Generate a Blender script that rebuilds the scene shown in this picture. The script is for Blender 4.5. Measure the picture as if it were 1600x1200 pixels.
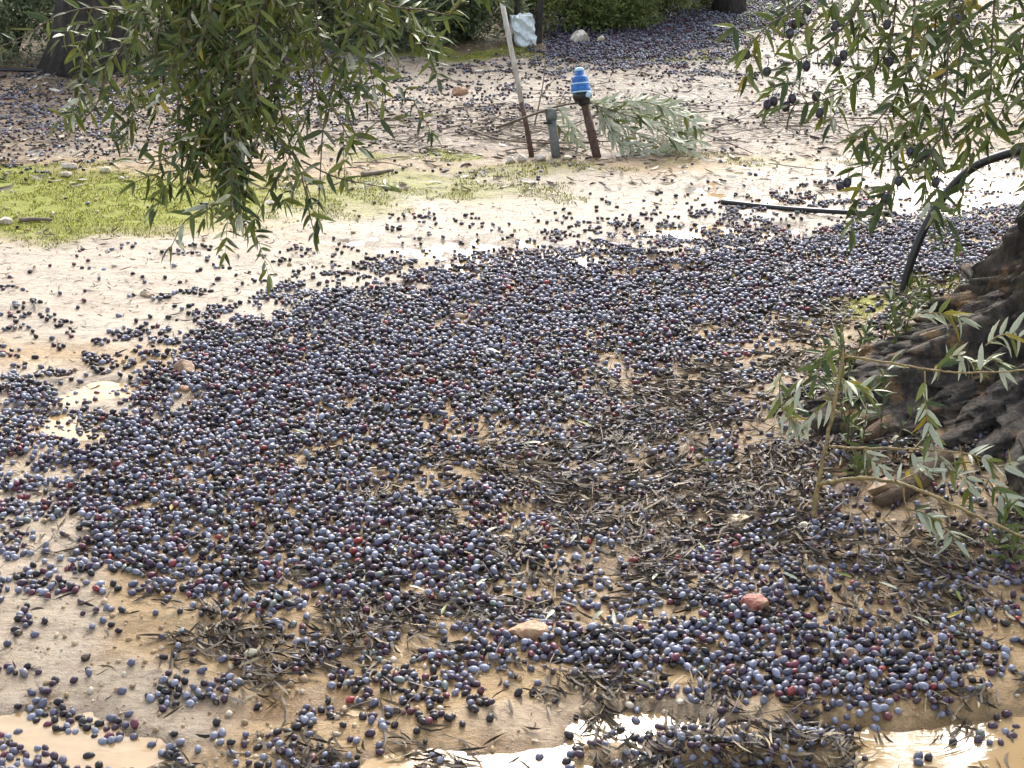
import bpy, math, random
import numpy as np
from mathutils import Vector, Matrix

# ------------------------------------------------------------------ camera, sky, sun, exposure
scene = bpy.context.scene
for o in list(bpy.data.objects):
    bpy.data.objects.remove(o)
C = scene.collection
CAM_H = 1.5
FPX = 2300.0
PITCH = math.radians(23.9)
cam_data = bpy.data.cameras.new('camera')
cam_data.sensor_width = 36.0
cam_data.lens = 36.0 * FPX / 1600.0
cam_data.clip_end = 2000.0
cam_data.clip_start = 0.05
cam = bpy.data.objects.new('camera', cam_data)
C.objects.link(cam)
cam.location = (0, 0, CAM_H)
cam.rotation_euler = (math.pi / 2 - PITCH, 0, 0)
scene.camera = cam

SUN_EL, SUN_AZ = math.radians(36), math.radians(7)     # azimuth from +Y towards +X
world = bpy.data.worlds.new('World')
scene.world = world
world.use_nodes = True
wn, wl = world.node_tree.nodes, world.node_tree.links
wn.clear()
w_out = wn.new('ShaderNodeOutputWorld')
w_bg = wn.new('ShaderNodeBackground')
w_sky = wn.new('ShaderNodeTexSky')
w_sky.sky_type = 'NISHITA'
w_sky.sun_disc = False
w_sky.sun_elevation = SUN_EL
w_sky.sun_rotation = SUN_AZ
w_sky.dust_density = 4.0
w_sky.air_density = 1.0
w_hsv = wn.new('ShaderNodeHueSaturation')
w_hsv.inputs['Saturation'].default_value = 0.45          # thin overcast: the blue is mostly washed out
wl.new(w_sky.outputs[0], w_hsv.inputs['Color'])
wl.new(w_hsv.outputs[0], w_bg.inputs[0])
w_bg.inputs[1].default_value = 0.15
wl.new(w_bg.outputs[0], w_out.inputs[0])

sun_d = bpy.data.lights.new('sun', 'SUN')
sun_d.energy = 0.9
sun_d.angle = math.radians(24)
sun_d.color = (1.0, 0.97, 0.92)
sun = bpy.data.objects.new('sun', sun_d)
C.objects.link(sun)
sd = Vector((math.sin(SUN_AZ) * math.cos(SUN_EL), math.cos(SUN_AZ) * math.cos(SUN_EL), math.sin(SUN_EL)))
sun.rotation_euler = sd.to_track_quat('Z', 'Y').to_euler()
sun.location = (0, 0, 8)

scene.view_settings.view_transform = 'Standard'
scene.view_settings.look = 'None'
scene.view_settings.gamma = 1.0
scene.view_settings.exposure = 1.6

# ------------------------------------------------------------------ helpers
rs = np.random.RandomState(11)
rnd = random.Random(5)
cp, sp = math.cos(PITCH), math.sin(PITCH)
CAM = np.array([0, 0, CAM_H])
FWD = np.array([0, cp, -sp]); UP = np.array([0, sp, cp]); RT = np.array([1.0, 0, 0])

def P(px, py, z):
    """the point at depth z behind photo pixel (px, py)"""
    return CAM + z * (FWD + RT * (px - 800) / FPX - UP * (py - 600) / FPX)

def PX(X, Y, Z=0.0):
    """photo pixel of world points"""
    dz = Z - CAM_H
    d = Y * cp - dz * sp
    u = Y * sp + dz * cp
    d = np.maximum(d, 0.05)
    return 800 + FPX * X / d, 600 - FPX * u / d, d

class Noise:
    def __init__(self, seed):
        self.t = np.random.RandomState(seed).rand(256, 256)
    def v(self, x, y):
        xi = np.floor(x).astype(int); yi = np.floor(y).astype(int)
        fx = x - xi; fy = y - yi
        fx = fx * fx * (3 - 2 * fx); fy = fy * fy * (3 - 2 * fy)
        a = self.t[xi % 256, yi % 256]; b = self.t[(xi + 1) % 256, yi % 256]
        c = self.t[xi % 256, (yi + 1) % 256]; d = self.t[(xi + 1) % 256, (yi + 1) % 256]
        return (a * (1 - fx) + b * fx) * (1 - fy) + (c * (1 - fx) + d * fx) * fy
    def fbm(self, x, y, n=4):
        s = 0; a = 1.0; tot = 0
        for i in range(n):
            s = s + a * self.v(x * 2 ** i + 17.3 * i, y * 2 ** i + 5.1 * i); tot += a; a *= 0.5
        return s / tot
N1, N2, N3, N4 = Noise(1), Noise(2), Noise(3), Noise(4)

def sstep(a, b, x):
    t = np.clip((x - a) / (b - a), 0, 1)
    return t * t * (3 - 2 * t)

def blobs(px, py, lst):
    m = np.zeros_like(px)
    for (cx, cy, rx, ry, val) in lst:
        d = np.sqrt(((px - cx) / rx) ** 2 + ((py - cy) / ry) ** 2)
        m = np.maximum(m, val * sstep(1.25, 0.75, d))
    return m

def soft_blobs(px, py, lst):
    m = np.zeros_like(px)
    for (cx, cy, rx, ry, val) in lst:
        d = np.sqrt(((px - cx) / rx) ** 2 + ((py - cy) / ry) ** 2)
        m = np.maximum(m, val * sstep(1.45, 0.35, d))
    return m

# places read off the photograph, later laid on the ground
BASIN = [(1180, 1205, 560, 80, 1), (1520, 1160, 260, 62, 1), (740, 1190, 170, 30, 1), (1060, 1132, 170, 22, 1),
         (60, 660, 150, 24, 1), (170, 612, 80, 18, 1), (60, 1160, 210, 60, .8), (470, 1100, 130, 26, .55),
         (1040, 432, 90, 9, .8), (640, 455, 60, 8, .8), (880, 408, 200, 14, .75), (1150, 362, 170, 16, .8),
         (1500, 300, 160, 34, .9), (1240, 300, 160, 18, .6),
         (760, 385, 240, 14, .65)]
ISLAND = [(1180, 1165, 130, 34, 1), (1300, 1085, 250, 40, .45), (960, 1175, 60, 14, .6)]
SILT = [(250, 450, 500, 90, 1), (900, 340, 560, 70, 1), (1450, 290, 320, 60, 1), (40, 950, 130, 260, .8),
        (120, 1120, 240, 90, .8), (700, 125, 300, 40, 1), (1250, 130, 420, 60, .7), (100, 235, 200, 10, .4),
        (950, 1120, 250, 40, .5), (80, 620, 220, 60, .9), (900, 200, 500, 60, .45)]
MOSS = [(120, 318, 380, 60, 1.15), (430, 312, 250, 40, .82), (660, 298, 270, 30, .72), (830, 272, 170, 18, .62), (20, 272, 110, 18, 1),
        (570, 245, 130, 12, .7), (720, 242, 70, 9, .8), (1170, 450, 60, 12, 1), (1320, 520, 130, 26, .8), (1480, 490, 140, 40, .7),
        (1000, 485, 70, 12, .5), (1150, 255, 260, 16, .45), (720, 85, 170, 12, .8), (1000, 90, 220, 10, .6),
        (820, 560, 180, 18, .25), (780, 620, 60, 8, .5), (330, 225, 200, 10, .35), (740, 520, 140, 14, .35)]

LEVEL = -0.0075                                               # level of the standing water
TREE = P(1735, 650, 3.62); TREE[2] = 0
TX, TY = TREE[0], TREE[1]

def H(X, Y):
    X = np.asarray(X, float); Y = np.asarray(Y, float)
    px, py, d = PX(X, Y)
    base = 0.017 * (N1.fbm(X * 1.7 + 40, Y * 1.7 + 40, 3) - 0.5) + 0.013 * (N2.fbm(X * 9 + 90, Y * 9 + 90, 3) - 0.5) \
         + 0.012 * (N3.fbm(X * 24 + 300, Y * 28 + 300, 2) - 0.5)
    wx = px + 110 * (N4.fbm(X * 5 + 70, Y * 5 + 70, 3) - .5); wy = py + 46 * (N3.fbm(X * 6 + 20, Y * 6 + 20, 3) - .5)
    bas = np.maximum(blobs(wx, wy, BASIN) - blobs(wx, wy, ISLAND), 0)
    bas = bas * (Y > 0.8)
    r2 = (X - TX) ** 2 + (Y - TY) ** 2
    mound = 0.15 * np.exp(-r2 / (2 * 0.62 ** 2))
    h = base * (1 - 0.55 * bas) - 0.012 * bas + mound * (1 - bas)
    h = h + 0.008 * blobs(wx, wy, ISLAND)
    h = np.maximum(h, LEVEL + .003 - .022 * bas)              # water stands only in the hollows
    far = sstep(12, 60, np.sqrt(X * X + Y * Y))
    return h * (1 - far)

def Hs(x, y):
    return float(H(np.array([x]), np.array([y]))[0])

def G(px, py):
    """the ground under photo pixel (px, py)"""
    d = FWD + RT * (px - 800) / FPX - UP * (py - 600) / FPX
    h = 0.0
    for _ in range(8):
        t = (h - CAM_H) / d[2]
        p = CAM + t * d
        h = Hs(p[0], p[1])
    p = CAM + (h - CAM_H) / d[2] * d
    return p

def depth_of(p):
    return float(np.dot(np.asarray(p) - CAM, FWD))

# ------------------------------------------------------------------ materials
def new_mat(name):
    m = bpy.data.materials.new(name); m.use_nodes = True
    nt = m.node_tree
    b = nt.nodes['Principled BSDF']
    return m, nt, b

def noise_node(nt, scale, detail=4, rough=0.6, coord='Object', stretch=None):
    tc = nt.nodes.new('ShaderNodeTexCoord')
    n = nt.nodes.new('ShaderNodeTexNoise')
    n.inputs['Scale'].default_value = scale; n.inputs['Detail'].default_value = detail; n.inputs['Roughness'].default_value = rough
    if stretch:
        mp = nt.nodes.new('ShaderNodeMapping'); mp.inputs['Scale'].default_value = stretch
        nt.links.new(tc.outputs[coord], mp.inputs[0]); nt.links.new(mp.outputs[0], n.inputs['Vector'])
    else:
        nt.links.new(tc.outputs[coord], n.inputs['Vector'])
    return n

def ramp(nt, src, stops):
    r = nt.nodes.new('ShaderNodeValToRGB')
    while len(r.color_ramp.elements) < len(stops):
        r.color_ramp.elements.new(0.5)
    for e, (p, c) in zip(r.color_ramp.elements, stops):
        e.position = p; e.color = (c[0], c[1], c[2], 1) if not isinstance(c, float) else (c, c, c, 1)
    nt.links.new(src, r.inputs[0])
    return r

def mixc(nt, fac, a, b, mode='MIX'):
    m = nt.nodes.new('ShaderNodeMix'); m.data_type = 'RGBA'; m.blend_type = mode
    for s, v in ((m.inputs['Factor'], fac), (m.inputs['A'], a), (m.inputs['B'], b)):
        if hasattr(v, 'links'): nt.links.new(v, s)
        elif isinstance(v, (int, float)): s.default_value = v
        else: s.default_value = (v[0], v[1], v[2], 1)
    return m.outputs['Result']

def bump(nt, bsdf, hsock, strength, dist, prev=None):
    b = nt.nodes.new('ShaderNodeBump'); b.inputs['Strength'].default_value = strength; b.inputs['Distance'].default_value = dist
    nt.links.new(hsock, b.inputs['Height'])
    if prev: nt.links.new(prev, b.inputs['Normal'])
    nt.links.new(b.outputs[0], bsdf.inputs['Normal'])
    return b.outputs[0]

def simple(name, col, rough=0.6, scale=40, var=0.35, bump_s=0.3, bump_d=0.002, spec=0.5, stretch=None):
    m, nt, b = new_mat(name)
    n = noise_node(nt, scale, 5, 0.65, stretch=stretch)
    lo = [c * (1 - var) for c in col]; hi = [min(1, c * (1 + var)) for c in col]
    r = ramp(nt, n.outputs[0], [(0.3, lo), (0.7, hi)])
    nt.links.new(r.outputs[0], b.inputs['Base Color'])
    b.inputs['Roughness'].default_value = rough; b.inputs['Specular IOR Level'].default_value = spec
    bump(nt, b, n.outputs[0], bump_s, bump_d)
    return m

def attr_mat(name, rough=0.4, spec=0.5, noise_scale=300, var=0.3, bump_s=0.0, transl=0.0, mud=None):
    m, nt, b = new_mat(name)
    a = nt.nodes.new('ShaderNodeAttribute'); a.attribute_name = 'tint'
    n = noise_node(nt, noise_scale, 3)
    r = ramp(nt, n.outputs[0], [(0.3, (1 - var,) * 3), (0.7, (1 + var * .6,) * 3)])
    c = mixc(nt, 1.0, a.outputs['Color'], r.outputs[0], 'MULTIPLY')
    if mud:
        n5 = noise_node(nt, 55, 5, .7)
        k5 = ramp(nt, n5.outputs[0], [(.57, (0, 0, 0)), (.72, (.75, .75, .75))])
        c = mixc(nt, k5.outputs[0], c, mud)
    nt.links.new(c, b.inputs['Base Color'])
    b.inputs['Roughness'].default_value = rough; b.inputs['Specular IOR Level'].default_value = spec
    if bump_s: bump(nt, b, n.outputs[0], bump_s, 0.001)
    if transl:
        t = nt.nodes.new('ShaderNodeBsdfTranslucent'); nt.links.new(c, t.inputs[0])
        ms = nt.nodes.new('ShaderNodeMixShader'); ms.inputs[0].default_value = transl
        out = nt.nodes['Material Output']
        nt.links.new(b.outputs[0], ms.inputs[1]); nt.links.new(t.outputs[0], ms.inputs[2]); nt.links.new(ms.outputs[0], out.inputs[0])
    return m

def soil_mat():
    m, nt, b = new_mat('wet_sandy_soil')
    def at(nm):
        a = nt.nodes.new('ShaderNodeAttribute'); a.attribute_name = nm; return a.outputs['Fac']
    n_big = noise_node(nt, 2.2, 5); n_mid = noise_node(nt, 14, 6, 0.7, stretch=(0.55, 1.3, 1)); n_fine = noise_node(nt, 110, 6, 0.75)
    n_grit = noise_node(nt, 420, 3, 0.7); n_crumb = noise_node(nt, 42, 6, 0.72, stretch=(0.7, 1.2, 1))
    ochre = ramp(nt, n_mid.outputs[0], [(0.28, (0.27, 0.170, 0.075)), (0.5, (0.40, 0.265, 0.125)), (0.72, (0.48, 0.345, 0.185))])
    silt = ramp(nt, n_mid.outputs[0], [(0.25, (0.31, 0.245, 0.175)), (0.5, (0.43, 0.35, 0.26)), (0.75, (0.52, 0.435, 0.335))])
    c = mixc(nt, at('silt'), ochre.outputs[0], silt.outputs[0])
    gr = ramp(nt, n_fine.outputs[0], [(0.25, (0.62, 0.59, 0.56)), (0.5, (1, 1, 1)), (0.8, (1.15, 1.12, 1.1))])
    c = mixc(nt, 1.0, c, gr.outputs[0], 'MULTIPLY')
    gr2 = ramp(nt, n_crumb.outputs[0], [(0.30, (0.60, 0.56, 0.52)), (0.48, (1, 1, 1)), (0.8, (1.1, 1.08, 1.05))])
    c = mixc(nt, 1.0, c, gr2.outputs[0], 'MULTIPLY')
    # crumbs of rotten leaf and dark humus in the far, untrodden soil
    hum = ramp(nt, n_crumb.outputs[0], [(0.46, (1, 1, 1)), (0.62, (0.0, 0.0, 0.0))])
    hm = nt.nodes.new('ShaderNodeMath'); hm.operation = 'MULTIPLY'
    nt.links.new(hum.outputs[0], hm.inputs[0]); nt.links.new(at('humus'), hm.inputs[1])
    c = mixc(nt, hm.outputs[0], c, (0.10, 0.08, 0.065))
    # moss
    mcol = ramp(nt, n_fine.outputs[0], [(0.3, (0.09, 0.10, 0.018)), (0.5, (0.24, 0.26, 0.025)), (0.75, (0.42, 0.41, 0.05))])
    mm = nt.nodes.new('ShaderNodeMath'); mm.operation = 'MULTIPLY_ADD'; mm.inputs[1].default_value = 1.6
    nsub = nt.nodes.new('ShaderNodeMath'); nsub.operation = 'MULTIPLY_ADD'; nsub.inputs[1].default_value = 2.4; nsub.inputs[2].default_value = -1.84
    nmx = nt.nodes.new('ShaderNodeMath'); nmx.operation = 'ADD'; nt.links.new(n_mid.outputs[0], nmx.inputs[0]); nt.links.new(n_crumb.outputs[0], nmx.inputs[1])
    nm2 = nt.nodes.new('ShaderNodeMath'); nm2.operation = 'MULTIPLY'; nm2.inputs[1].default_value = .55; nt.links.new(nmx.outputs[0], nm2.inputs[0])
    nt.links.new(nm2.outputs[0], nsub.inputs[0])
    nt.links.new(at('moss'), mm.inputs[0]); nt.links.new(nsub.outputs[0], mm.inputs[2])
    cl = nt.nodes.new('ShaderNodeClamp'); nt.links.new(mm.outputs[0], cl.inputs[0])
    c = mixc(nt, cl.outputs[0], c, mcol.outputs[0])
    c = mixc(nt, at('damp'), c, mixc(nt, 1.0, c, (.62, .57, .52), 'MULTIPLY'))
    nt.links.new(c, b.inputs['Base Color'])
    # wet film: smoother where water stands
    wr = ramp(nt, n_big.outputs[0], [(0.35, (0.36,) * 3), (0.65, (0.6,) * 3)])
    ro = mixc(nt, at('wet'), (0.62, 0.62, 0.62), wr.outputs[0])
    ro = mixc(nt, cl.outputs[0], ro, (0.8, 0.8, 0.8))
    ro = mixc(nt, at('damp'), ro, (0.22, 0.22, 0.22))
    nt.links.new(ro, b.inputs['Roughness'])
    b.inputs['Specular IOR Level'].default_value = 0.4
    h = nt.nodes.new('ShaderNodeMath'); h.operation = 'ADD'
    nt.links.new(n_fine.outputs[0], h.inputs[0]); nt.links.new(n_grit.outputs[0], h.inputs[1])
    p = bump(nt, b, n_mid.outputs[0], 0.8, 0.018)
    p = bump(nt, b, n_crumb.outputs[0], 0.8, 0.008, p)
    bump(nt, b, h.outputs[0], 0.8, 0.004, p)
    return m

def water_mat():
    m, nt, b = new_mat('muddy_water')
    n = noise_node(nt, 9, 4, 0.6, stretch=(0.5, 1.6, 1)); n2 = noise_node(nt, 3, 3)
    r = ramp(nt, n2.outputs[0], [(0.3, (0.33, 0.215, 0.10)), (0.7, (0.42, 0.30, 0.16))])
    nt.links.new(r.outputs[0], b.inputs['Base Color'])
    b.inputs['Roughness'].default_value = 0.06
    b.inputs['IOR'].default_value = 1.33
    b.inputs['Specular IOR Level'].default_value = 0.8
    bump(nt, b, n.outputs[0], 0.22, 0.01)
    return m

def bark_mat(name, dark, light, lichen=None):
    m, nt, b = new_mat(name)
    n = noise_node(nt, 26, 7, 0.72, stretch=(1, 1, 0.35)); n2 = noise_node(nt, 10, 5, 0.6); n3 = noise_node(nt, 140, 4, 0.7)
    r = ramp(nt, n.outputs[0], [(0.32, [c * .35 for c in dark]), (0.47, dark), (0.66, light)])
    c = r.outputs[0]
    if lichen:
        k = ramp(nt, n2.outputs[0], [(0.55, (0, 0, 0)), (0.63, (1, 1, 1))])
        k2 = ramp(nt, n3.outputs[0], [(0.35, (.3, .3, .3)), (0.6, (1, 1, 1))])
        f = mixc(nt, 1.0, k.outputs[0], k2.outputs[0], 'MULTIPLY')
        c = mixc(nt, f, c, lichen)
    nt.links.new(c, b.inputs['Base Color'])
    b.inputs['Roughness'].default_value = 0.85
    p = bump(nt, b, n.outputs[0], 1.0, 0.035)
    bump(nt, b, n3.outputs[0], 0.8, 0.008, p)
    return m

def leaf_mat(name, col, rough, transl, spec=0.5):
    m, nt, b = new_mat(name)
    oi = nt.nodes.new('ShaderNodeObjectInfo')
    n = noise_node(nt, 45, 3)
    r = ramp(nt, n.outputs[0], [(0.3, [c * .7 for c in col]), (0.7, [c * 1.3 for c in col])])
    nt.links.new(r.outputs[0], b.inputs['Base Color'])
    b.inputs['Roughness'].default_value = rough; b.inputs['Specular IOR Level'].default_value = spec
    t = nt.nodes.new('ShaderNodeBsdfTranslucent'); nt.links.new(r.outputs[0], t.inputs[0])
    ms = nt.nodes.new('ShaderNodeMixShader'); ms.inputs[0].default_value = transl
    out = nt.nodes['Material Output']
    nt.links.new(b.outputs[0], ms.inputs[1]); nt.links.new(t.outputs[0], ms.inputs[2]); nt.links.new(ms.outputs[0], out.inputs[0])
    return m

M = {}
M['soil'] = soil_mat(); M['water'] = water_mat()
M['olive'] = attr_mat('olive_skin', 0.42, 0.45, 260, 0.4, mud=(.30, .21, .12))
M['litter'] = attr_mat('wet_leaf_litter', 0.62, 0.35, 200, 0.3)
M['blade'] = attr_mat('green_blade', 0.6, 0.3, 120, 0.25, transl=0.25)
M['bushleaf'] = attr_mat('shrub_leaf', 0.55, 0.4, 60, 0.3, transl=0.45)
M['bark'] = bark_mat('old_olive_bark', (0.048, 0.039, 0.032), (0.17, 0.135, 0.10), (0.33, 0.20, 0.085))
M['bark_far'] = bark_mat('dark_bark', (0.05, 0.042, 0.036), (0.12, 0.10, 0.08))
M['root'] = bark_mat('root_bark', (0.13, 0.085, 0.05), (0.27, 0.17, 0.09))
M['twig'] = simple('brown_twig', (0.10, 0.075, 0.05), 0.7, 90)
M['twig_y'] = simple('yellow_green_twig', (0.23, 0.165, 0.06), 0.6, 70, .55, .8, .004)
M['deadtwig'] = simple('dead_twig', (0.16, 0.125, 0.095), 0.8, 80)
M['hose'] = simple('black_hose', (0.018, 0.019, 0.021), 0.35, 60, 0.3, 0.1)
M['rust'] = simple('rusty_iron', (0.085, 0.047, 0.034), 0.8, 70, 0.6, 0.6, 0.003)
M['whitepaint'] = simple('weathered_white_paint', (0.52, 0.50, 0.46), 0.6, 40, 0.35, 0.4, 0.002, stretch=(1, 1, .2))
M['greypvc'] = simple('grey_pipe', (0.12, 0.13, 0.115), 0.6, 50, 0.35, 0.3)
M['blue'] = simple('blue_plastic', (0.012, 0.12, 0.40), 0.42, 90, 0.55, 0.3)
M['paleblue'] = simple('pale_blue_plastic', (0.40, 0.60, 0.72), 0.4, 60, 0.2, 0.05)
M['black'] = simple('black_plastic', (0.012, 0.012, 0.014), 0.4, 60, 0.3, 0.1)
M['bag'] = simple('white_plastic', (0.68, 0.74, 0.74), 0.35, 30, 0.12, 0.2)
for nm, col in (('red', (0.26, 0.075, 0.050)), ('orange', (0.42, 0.23, 0.13)), ('tan', (0.32, 0.20, 0.12)), ('white', (0.66, 0.60, 0.52)),
                ('cream', (0.62, 0.58, 0.42)), ('buff', (0.46, 0.36, 0.24))):
    M['stone_' + nm] = simple('stone_' + nm, col, 0.6, 55, 0.45, 0.9, 0.008)
    _nt = M['stone_' + nm].node_tree; _b = _nt.nodes['Principled BSDF']; _src = _b.inputs['Base Color'].links[0].from_socket
    _k = ramp(_nt, noise_node(_nt, 38, 6, .7).outputs[0], [(.5, (0, 0, 0)), (.62, (.8, .8, .8))])
    _nt.links.new(mixc(_nt, _k.outputs[0], _src, (.36, .25, .13)), _b.inputs['Base Color'])
LEAFC = [('deep', (0.070, 0.108, 0.032), (0.22, 0.26, 0.16)),
         ('mid', (0.15, 0.195, 0.042), (0.31, 0.34, 0.19)),
         ('yellowish', (0.24, 0.275, 0.055), (0.30, 0.32, 0.15)),
         ('yellow', (0.42, 0.34, 0.05), (0.45, 0.38, 0.13)),
         ('silver', (0.54, 0.57, 0.43), (0.60, 0.62, 0.50))]
for nm, a, b_ in LEAFC:
    M['lt_' + nm] = leaf_mat('leaf_top_' + nm, a, 0.4, 0.4)
    M['lu_' + nm] = leaf_mat('leaf_under_' + nm, b_, 0.6, 0.4)

# ------------------------------------------------------------------ mesh building
class MB:
    def __init__(self): self.v = []; self.f = []; self.mi = []; self.n = 0
    def add(self, v, f, mi=0):
        self.v.append(np.asarray(v, float)); 
        for q in f: self.f.append(tuple(i + self.n for i in q)); self.mi.append(mi)
        self.n += len(v)
    def tube(self, pts, radii, seg=6, mi=0, cap=True):
        pts = np.asarray(pts, float); n = len(pts)
        if np.isscalar(radii): radii = [radii] * n
        T = np.gradient(pts, axis=0)
        T /= np.maximum(np.linalg.norm(T, axis=1, keepdims=True), 1e-9)
        ref = np.array([0.0, 0, 1]) if abs(T[0][2]) < 0.9 else np.array([1.0, 0, 0])
        vs = []
        u = np.cross(T[0], ref); u /= np.linalg.norm(u)
        for i in range(n):
            u = u - T[i] * np.dot(u, T[i]); u /= max(np.linalg.norm(u), 1e-9)
            w = np.cross(T[i], u)
            for k in range(seg):
                a = 2 * math.pi * k / seg
                vs.append(pts[i] + radii[i] * (math.cos(a) * u + math.sin(a) * w))
        fs = []
        for i in range(n - 1):
            for k in range(seg):
                k2 = (k + 1) % seg
                fs.append((i * seg + k, i * seg + k2, (i + 1) * seg + k2, (i + 1) * seg + k))
        if cap:
            fs.append(tuple(range(seg))[::-1]); fs.append(tuple((n - 1) * seg + k for k in range(seg)))
        self.add(vs, fs, mi)
    def build(self, name, mats, parent=None, smooth=True, org=None):
        v = np.concatenate(self.v) if self.v else np.zeros((0, 3))
        o0 = np.array(parent.location) if parent is not None else (np.asarray(org) if org is not None else np.zeros(3))
        if parent is not None and parent.parent is not None: o0 = o0 + np.array(parent.parent.location)
        me = bpy.data.meshes.new(name)
        me.from_pydata((v - o0).tolist(), [], self.f)
        if not isinstance(mats, (list, tuple)): mats = [mats]
        for m in mats: me.materials.append(m)
        me.polygons.foreach_set('material_index', self.mi)
        if smooth: me.polygons.foreach_set('use_smooth', [True] * len(me.polygons))
        me.update()
        o = bpy.data.objects.new(name, me); C.objects.link(o)
        if parent is not None: o.parent = parent
        elif org is not None: o.location = org
        return o

def tag(o, label, cat, group=None, kind=None):
    if label: o['label'] = label
    if cat: o['category'] = cat
    if group: o['group'] = group
    if kind: o['kind'] = kind
    return o

def thing(name, loc, label, cat, group=None):
    o = bpy.data.objects.new(name, None); C.objects.link(o); o.location = loc
    o.empty_display_size = 0.05
    return tag(o, label, cat, group)

def raw_mesh(name, V, F, mat, tint=None, smooth=True):
    """big arrays of equal polygons; tint is one RGB per vertex"""
    me = bpy.data.meshes.new(name)
    V = np.asarray(V, np.float32); F = np.asarray(F, np.int32)
    nv, (nf, k) = len(V), F.shape
    me.vertices.add(nv); me.vertices.foreach_set('co', V.ravel())
    me.loops.add(nf * k); me.loops.foreach_set('vertex_index', F.ravel())
    me.polygons.add(nf); me.polygons.foreach_set('loop_start', np.arange(0, nf * k, k, dtype=np.int32))
    try: me.polygons.foreach_set('loop_total', np.full(nf, k, np.int32))
    except Exception: pass
    if smooth: me.polygons.foreach_set('use_smooth', np.ones(nf, bool))
    me.update(calc_edges=True); me.validate()
    if tint is not None:
        a = me.attributes.new('tint', 'FLOAT_COLOR', 'POINT')
        a.data.foreach_set('color', np.concatenate([tint, np.ones((nv, 1))], 1).astype(np.float32).ravel())
    me.materials.append(mat)
    o = bpy.data.objects.new(name, me); C.objects.link(o)
    return o

def smooth_path(pts, n=4):
    """Catmull-Rom through the points"""
    pts = [np.asarray(p, float) for p in pts]
    q = [2 * pts[0] - pts[1]] + pts + [2 * pts[-1] - pts[-2]]
    out = []
    for i in range(1, len(q) - 2):
        for k in range(n):
            t = k / n
            out.append(0.5 * ((2 * q[i]) + (-q[i - 1] + q[i + 1]) * t + (2 * q[i - 1] - 5 * q[i] + 4 * q[i + 1] - q[i + 2]) * t * t
                              + (-q[i - 1] + 3 * q[i] - 3 * q[i + 1] + q[i + 2]) * t ** 3))
    out.append(pts[-1])
    return np.array(out)

# ------------------------------------------------------------------ ground
def axis(lo, hi, step, far):
    a = list(np.arange(lo, hi + 1e-6, step))
    s = step; x = a[0]; left = []
    while x > -far: s *= 1.35; x -= s; left.append(x)
    s = step; x = a[-1]; right = []
    while x < far: s *= 1.35; x += s; right.append(x)
    return np.array(left[::-1] + a + right)
gx = axis(-3.3, 3.3, 0.0165, 600); gy = axis(1.3, 9.3, 0.0175, 600)
GX, GY = np.meshgrid(gx, gy)
GZ = H(GX, GY)
nx, ny = len(gx), len(gy)
idx = np.arange(nx * ny).reshape(ny, nx)
F = np.stack([idx[:-1, :-1], idx[:-1, 1:], idx[1:, 1:], idx[1:, :-1]], -1).reshape(-1, 4)
ground = raw_mesh('ground', np.stack([GX, GY, GZ], -1).reshape(-1, 3), F, M['soil'])
ground['kind'] = 'structure'; ground['label'] = 'wet sandy olive grove floor with pale silt and moss'
gpx, gpy, gd = PX(GX, GY)
infront = (GY > 0.9)
def put_attr(nm, arr):
    a = ground.data.attributes.new(nm, 'FLOAT', 'POINT')
    a.data.foreach_set('value', np.clip(arr, 0, 1).astype(np.float32).ravel())
wob_x = 90 * (N3.fbm(GX * 4 + 50, GY * 4 + 50, 3) - .5); wob_y = 40 * (N4.fbm(GX * 4 + 50, GY * 4 + 50, 3) - .5)
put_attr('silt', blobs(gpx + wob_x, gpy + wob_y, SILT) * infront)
put_attr('moss', soft_blobs(gpx + wob_x * 2, gpy + wob_y, MOSS) * infront)
put_attr('wet', np.maximum(blobs(gpx, gpy, SILT), blobs(gpx, gpy, BASIN)) * infront)
put_attr('damp', sstep(LEVEL + .0075, LEVEL + .001, GZ) * sstep(.02, .2, blobs(gpx, gpy, [(a_, b_, c_ * 1.15, d_ * 1.25, e_) for a_, b_, c_, d_, e_ in BASIN])) * infront)
put_attr('humus', np.maximum(sstep(300, 200, gpy) * 0.95, np.maximum(sstep(760, 900, gpx) * sstep(520, 620, gpy) * sstep(1000, 850, gpy) * .55, 1.3 * np.exp(-((GX - TX) ** 2 + (GY - TY) ** 2) / .3)))
         * (1 - .6 * blobs(gpx, gpy, [(700, 125, 260, 40, 1), (1250, 275, 420, 30, 1)])))

# standing water, only where the hollows lie below its level
def puddle(name, x0, x1, y0, y1, label, level=LEVEL):
    c = [G(x0, y0), G(x1, y0), G(x0, y1), G(x1, y1)]
    ax0 = min(p[0] for p in c); ax1 = max(p[0] for p in c); ay0 = min(p[1] for p in c); ay1 = max(p[1] for p in c)
    xs = np.arange(ax0, ax1, 0.02); ys = np.arange(ay0, ay1, 0.02)
    X, Y = np.meshgrid(xs, ys); Z = H(X, Y)
    px, py, _ = PX(X, Y)
    ok = (px > x0) & (px < x1) & (py > y0) & (py < y1) & (Z < level + 0.012) & (soft_blobs(px, py, [(a_, b_, c_ + 40, d_ + 20, e_) for a_, b_, c_, d_, e_ in BASIN]) > .001)
    q = ok[:-1, :-1] | ok[1:, :-1] | ok[:-1, 1:] | ok[1:, 1:]
    ii = np.arange(X.size).reshape(X.shape)
    f = np.stack([ii[:-1, :-1], ii[:-1, 1:], ii[1:, 1:], ii[1:, :-1]], -1)[q]
    if len(f) == 0: return
    used, inv = np.unique(f.ravel(), return_inverse=True)
    V = np.stack([X, Y, np.full_like(X, level)], -1).reshape(-1, 3)[used]
    o = raw_mesh(name, V, inv.reshape(-1, 4), M['water'])
    o['kind'] = 'structure'; o['label'] = label
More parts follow.
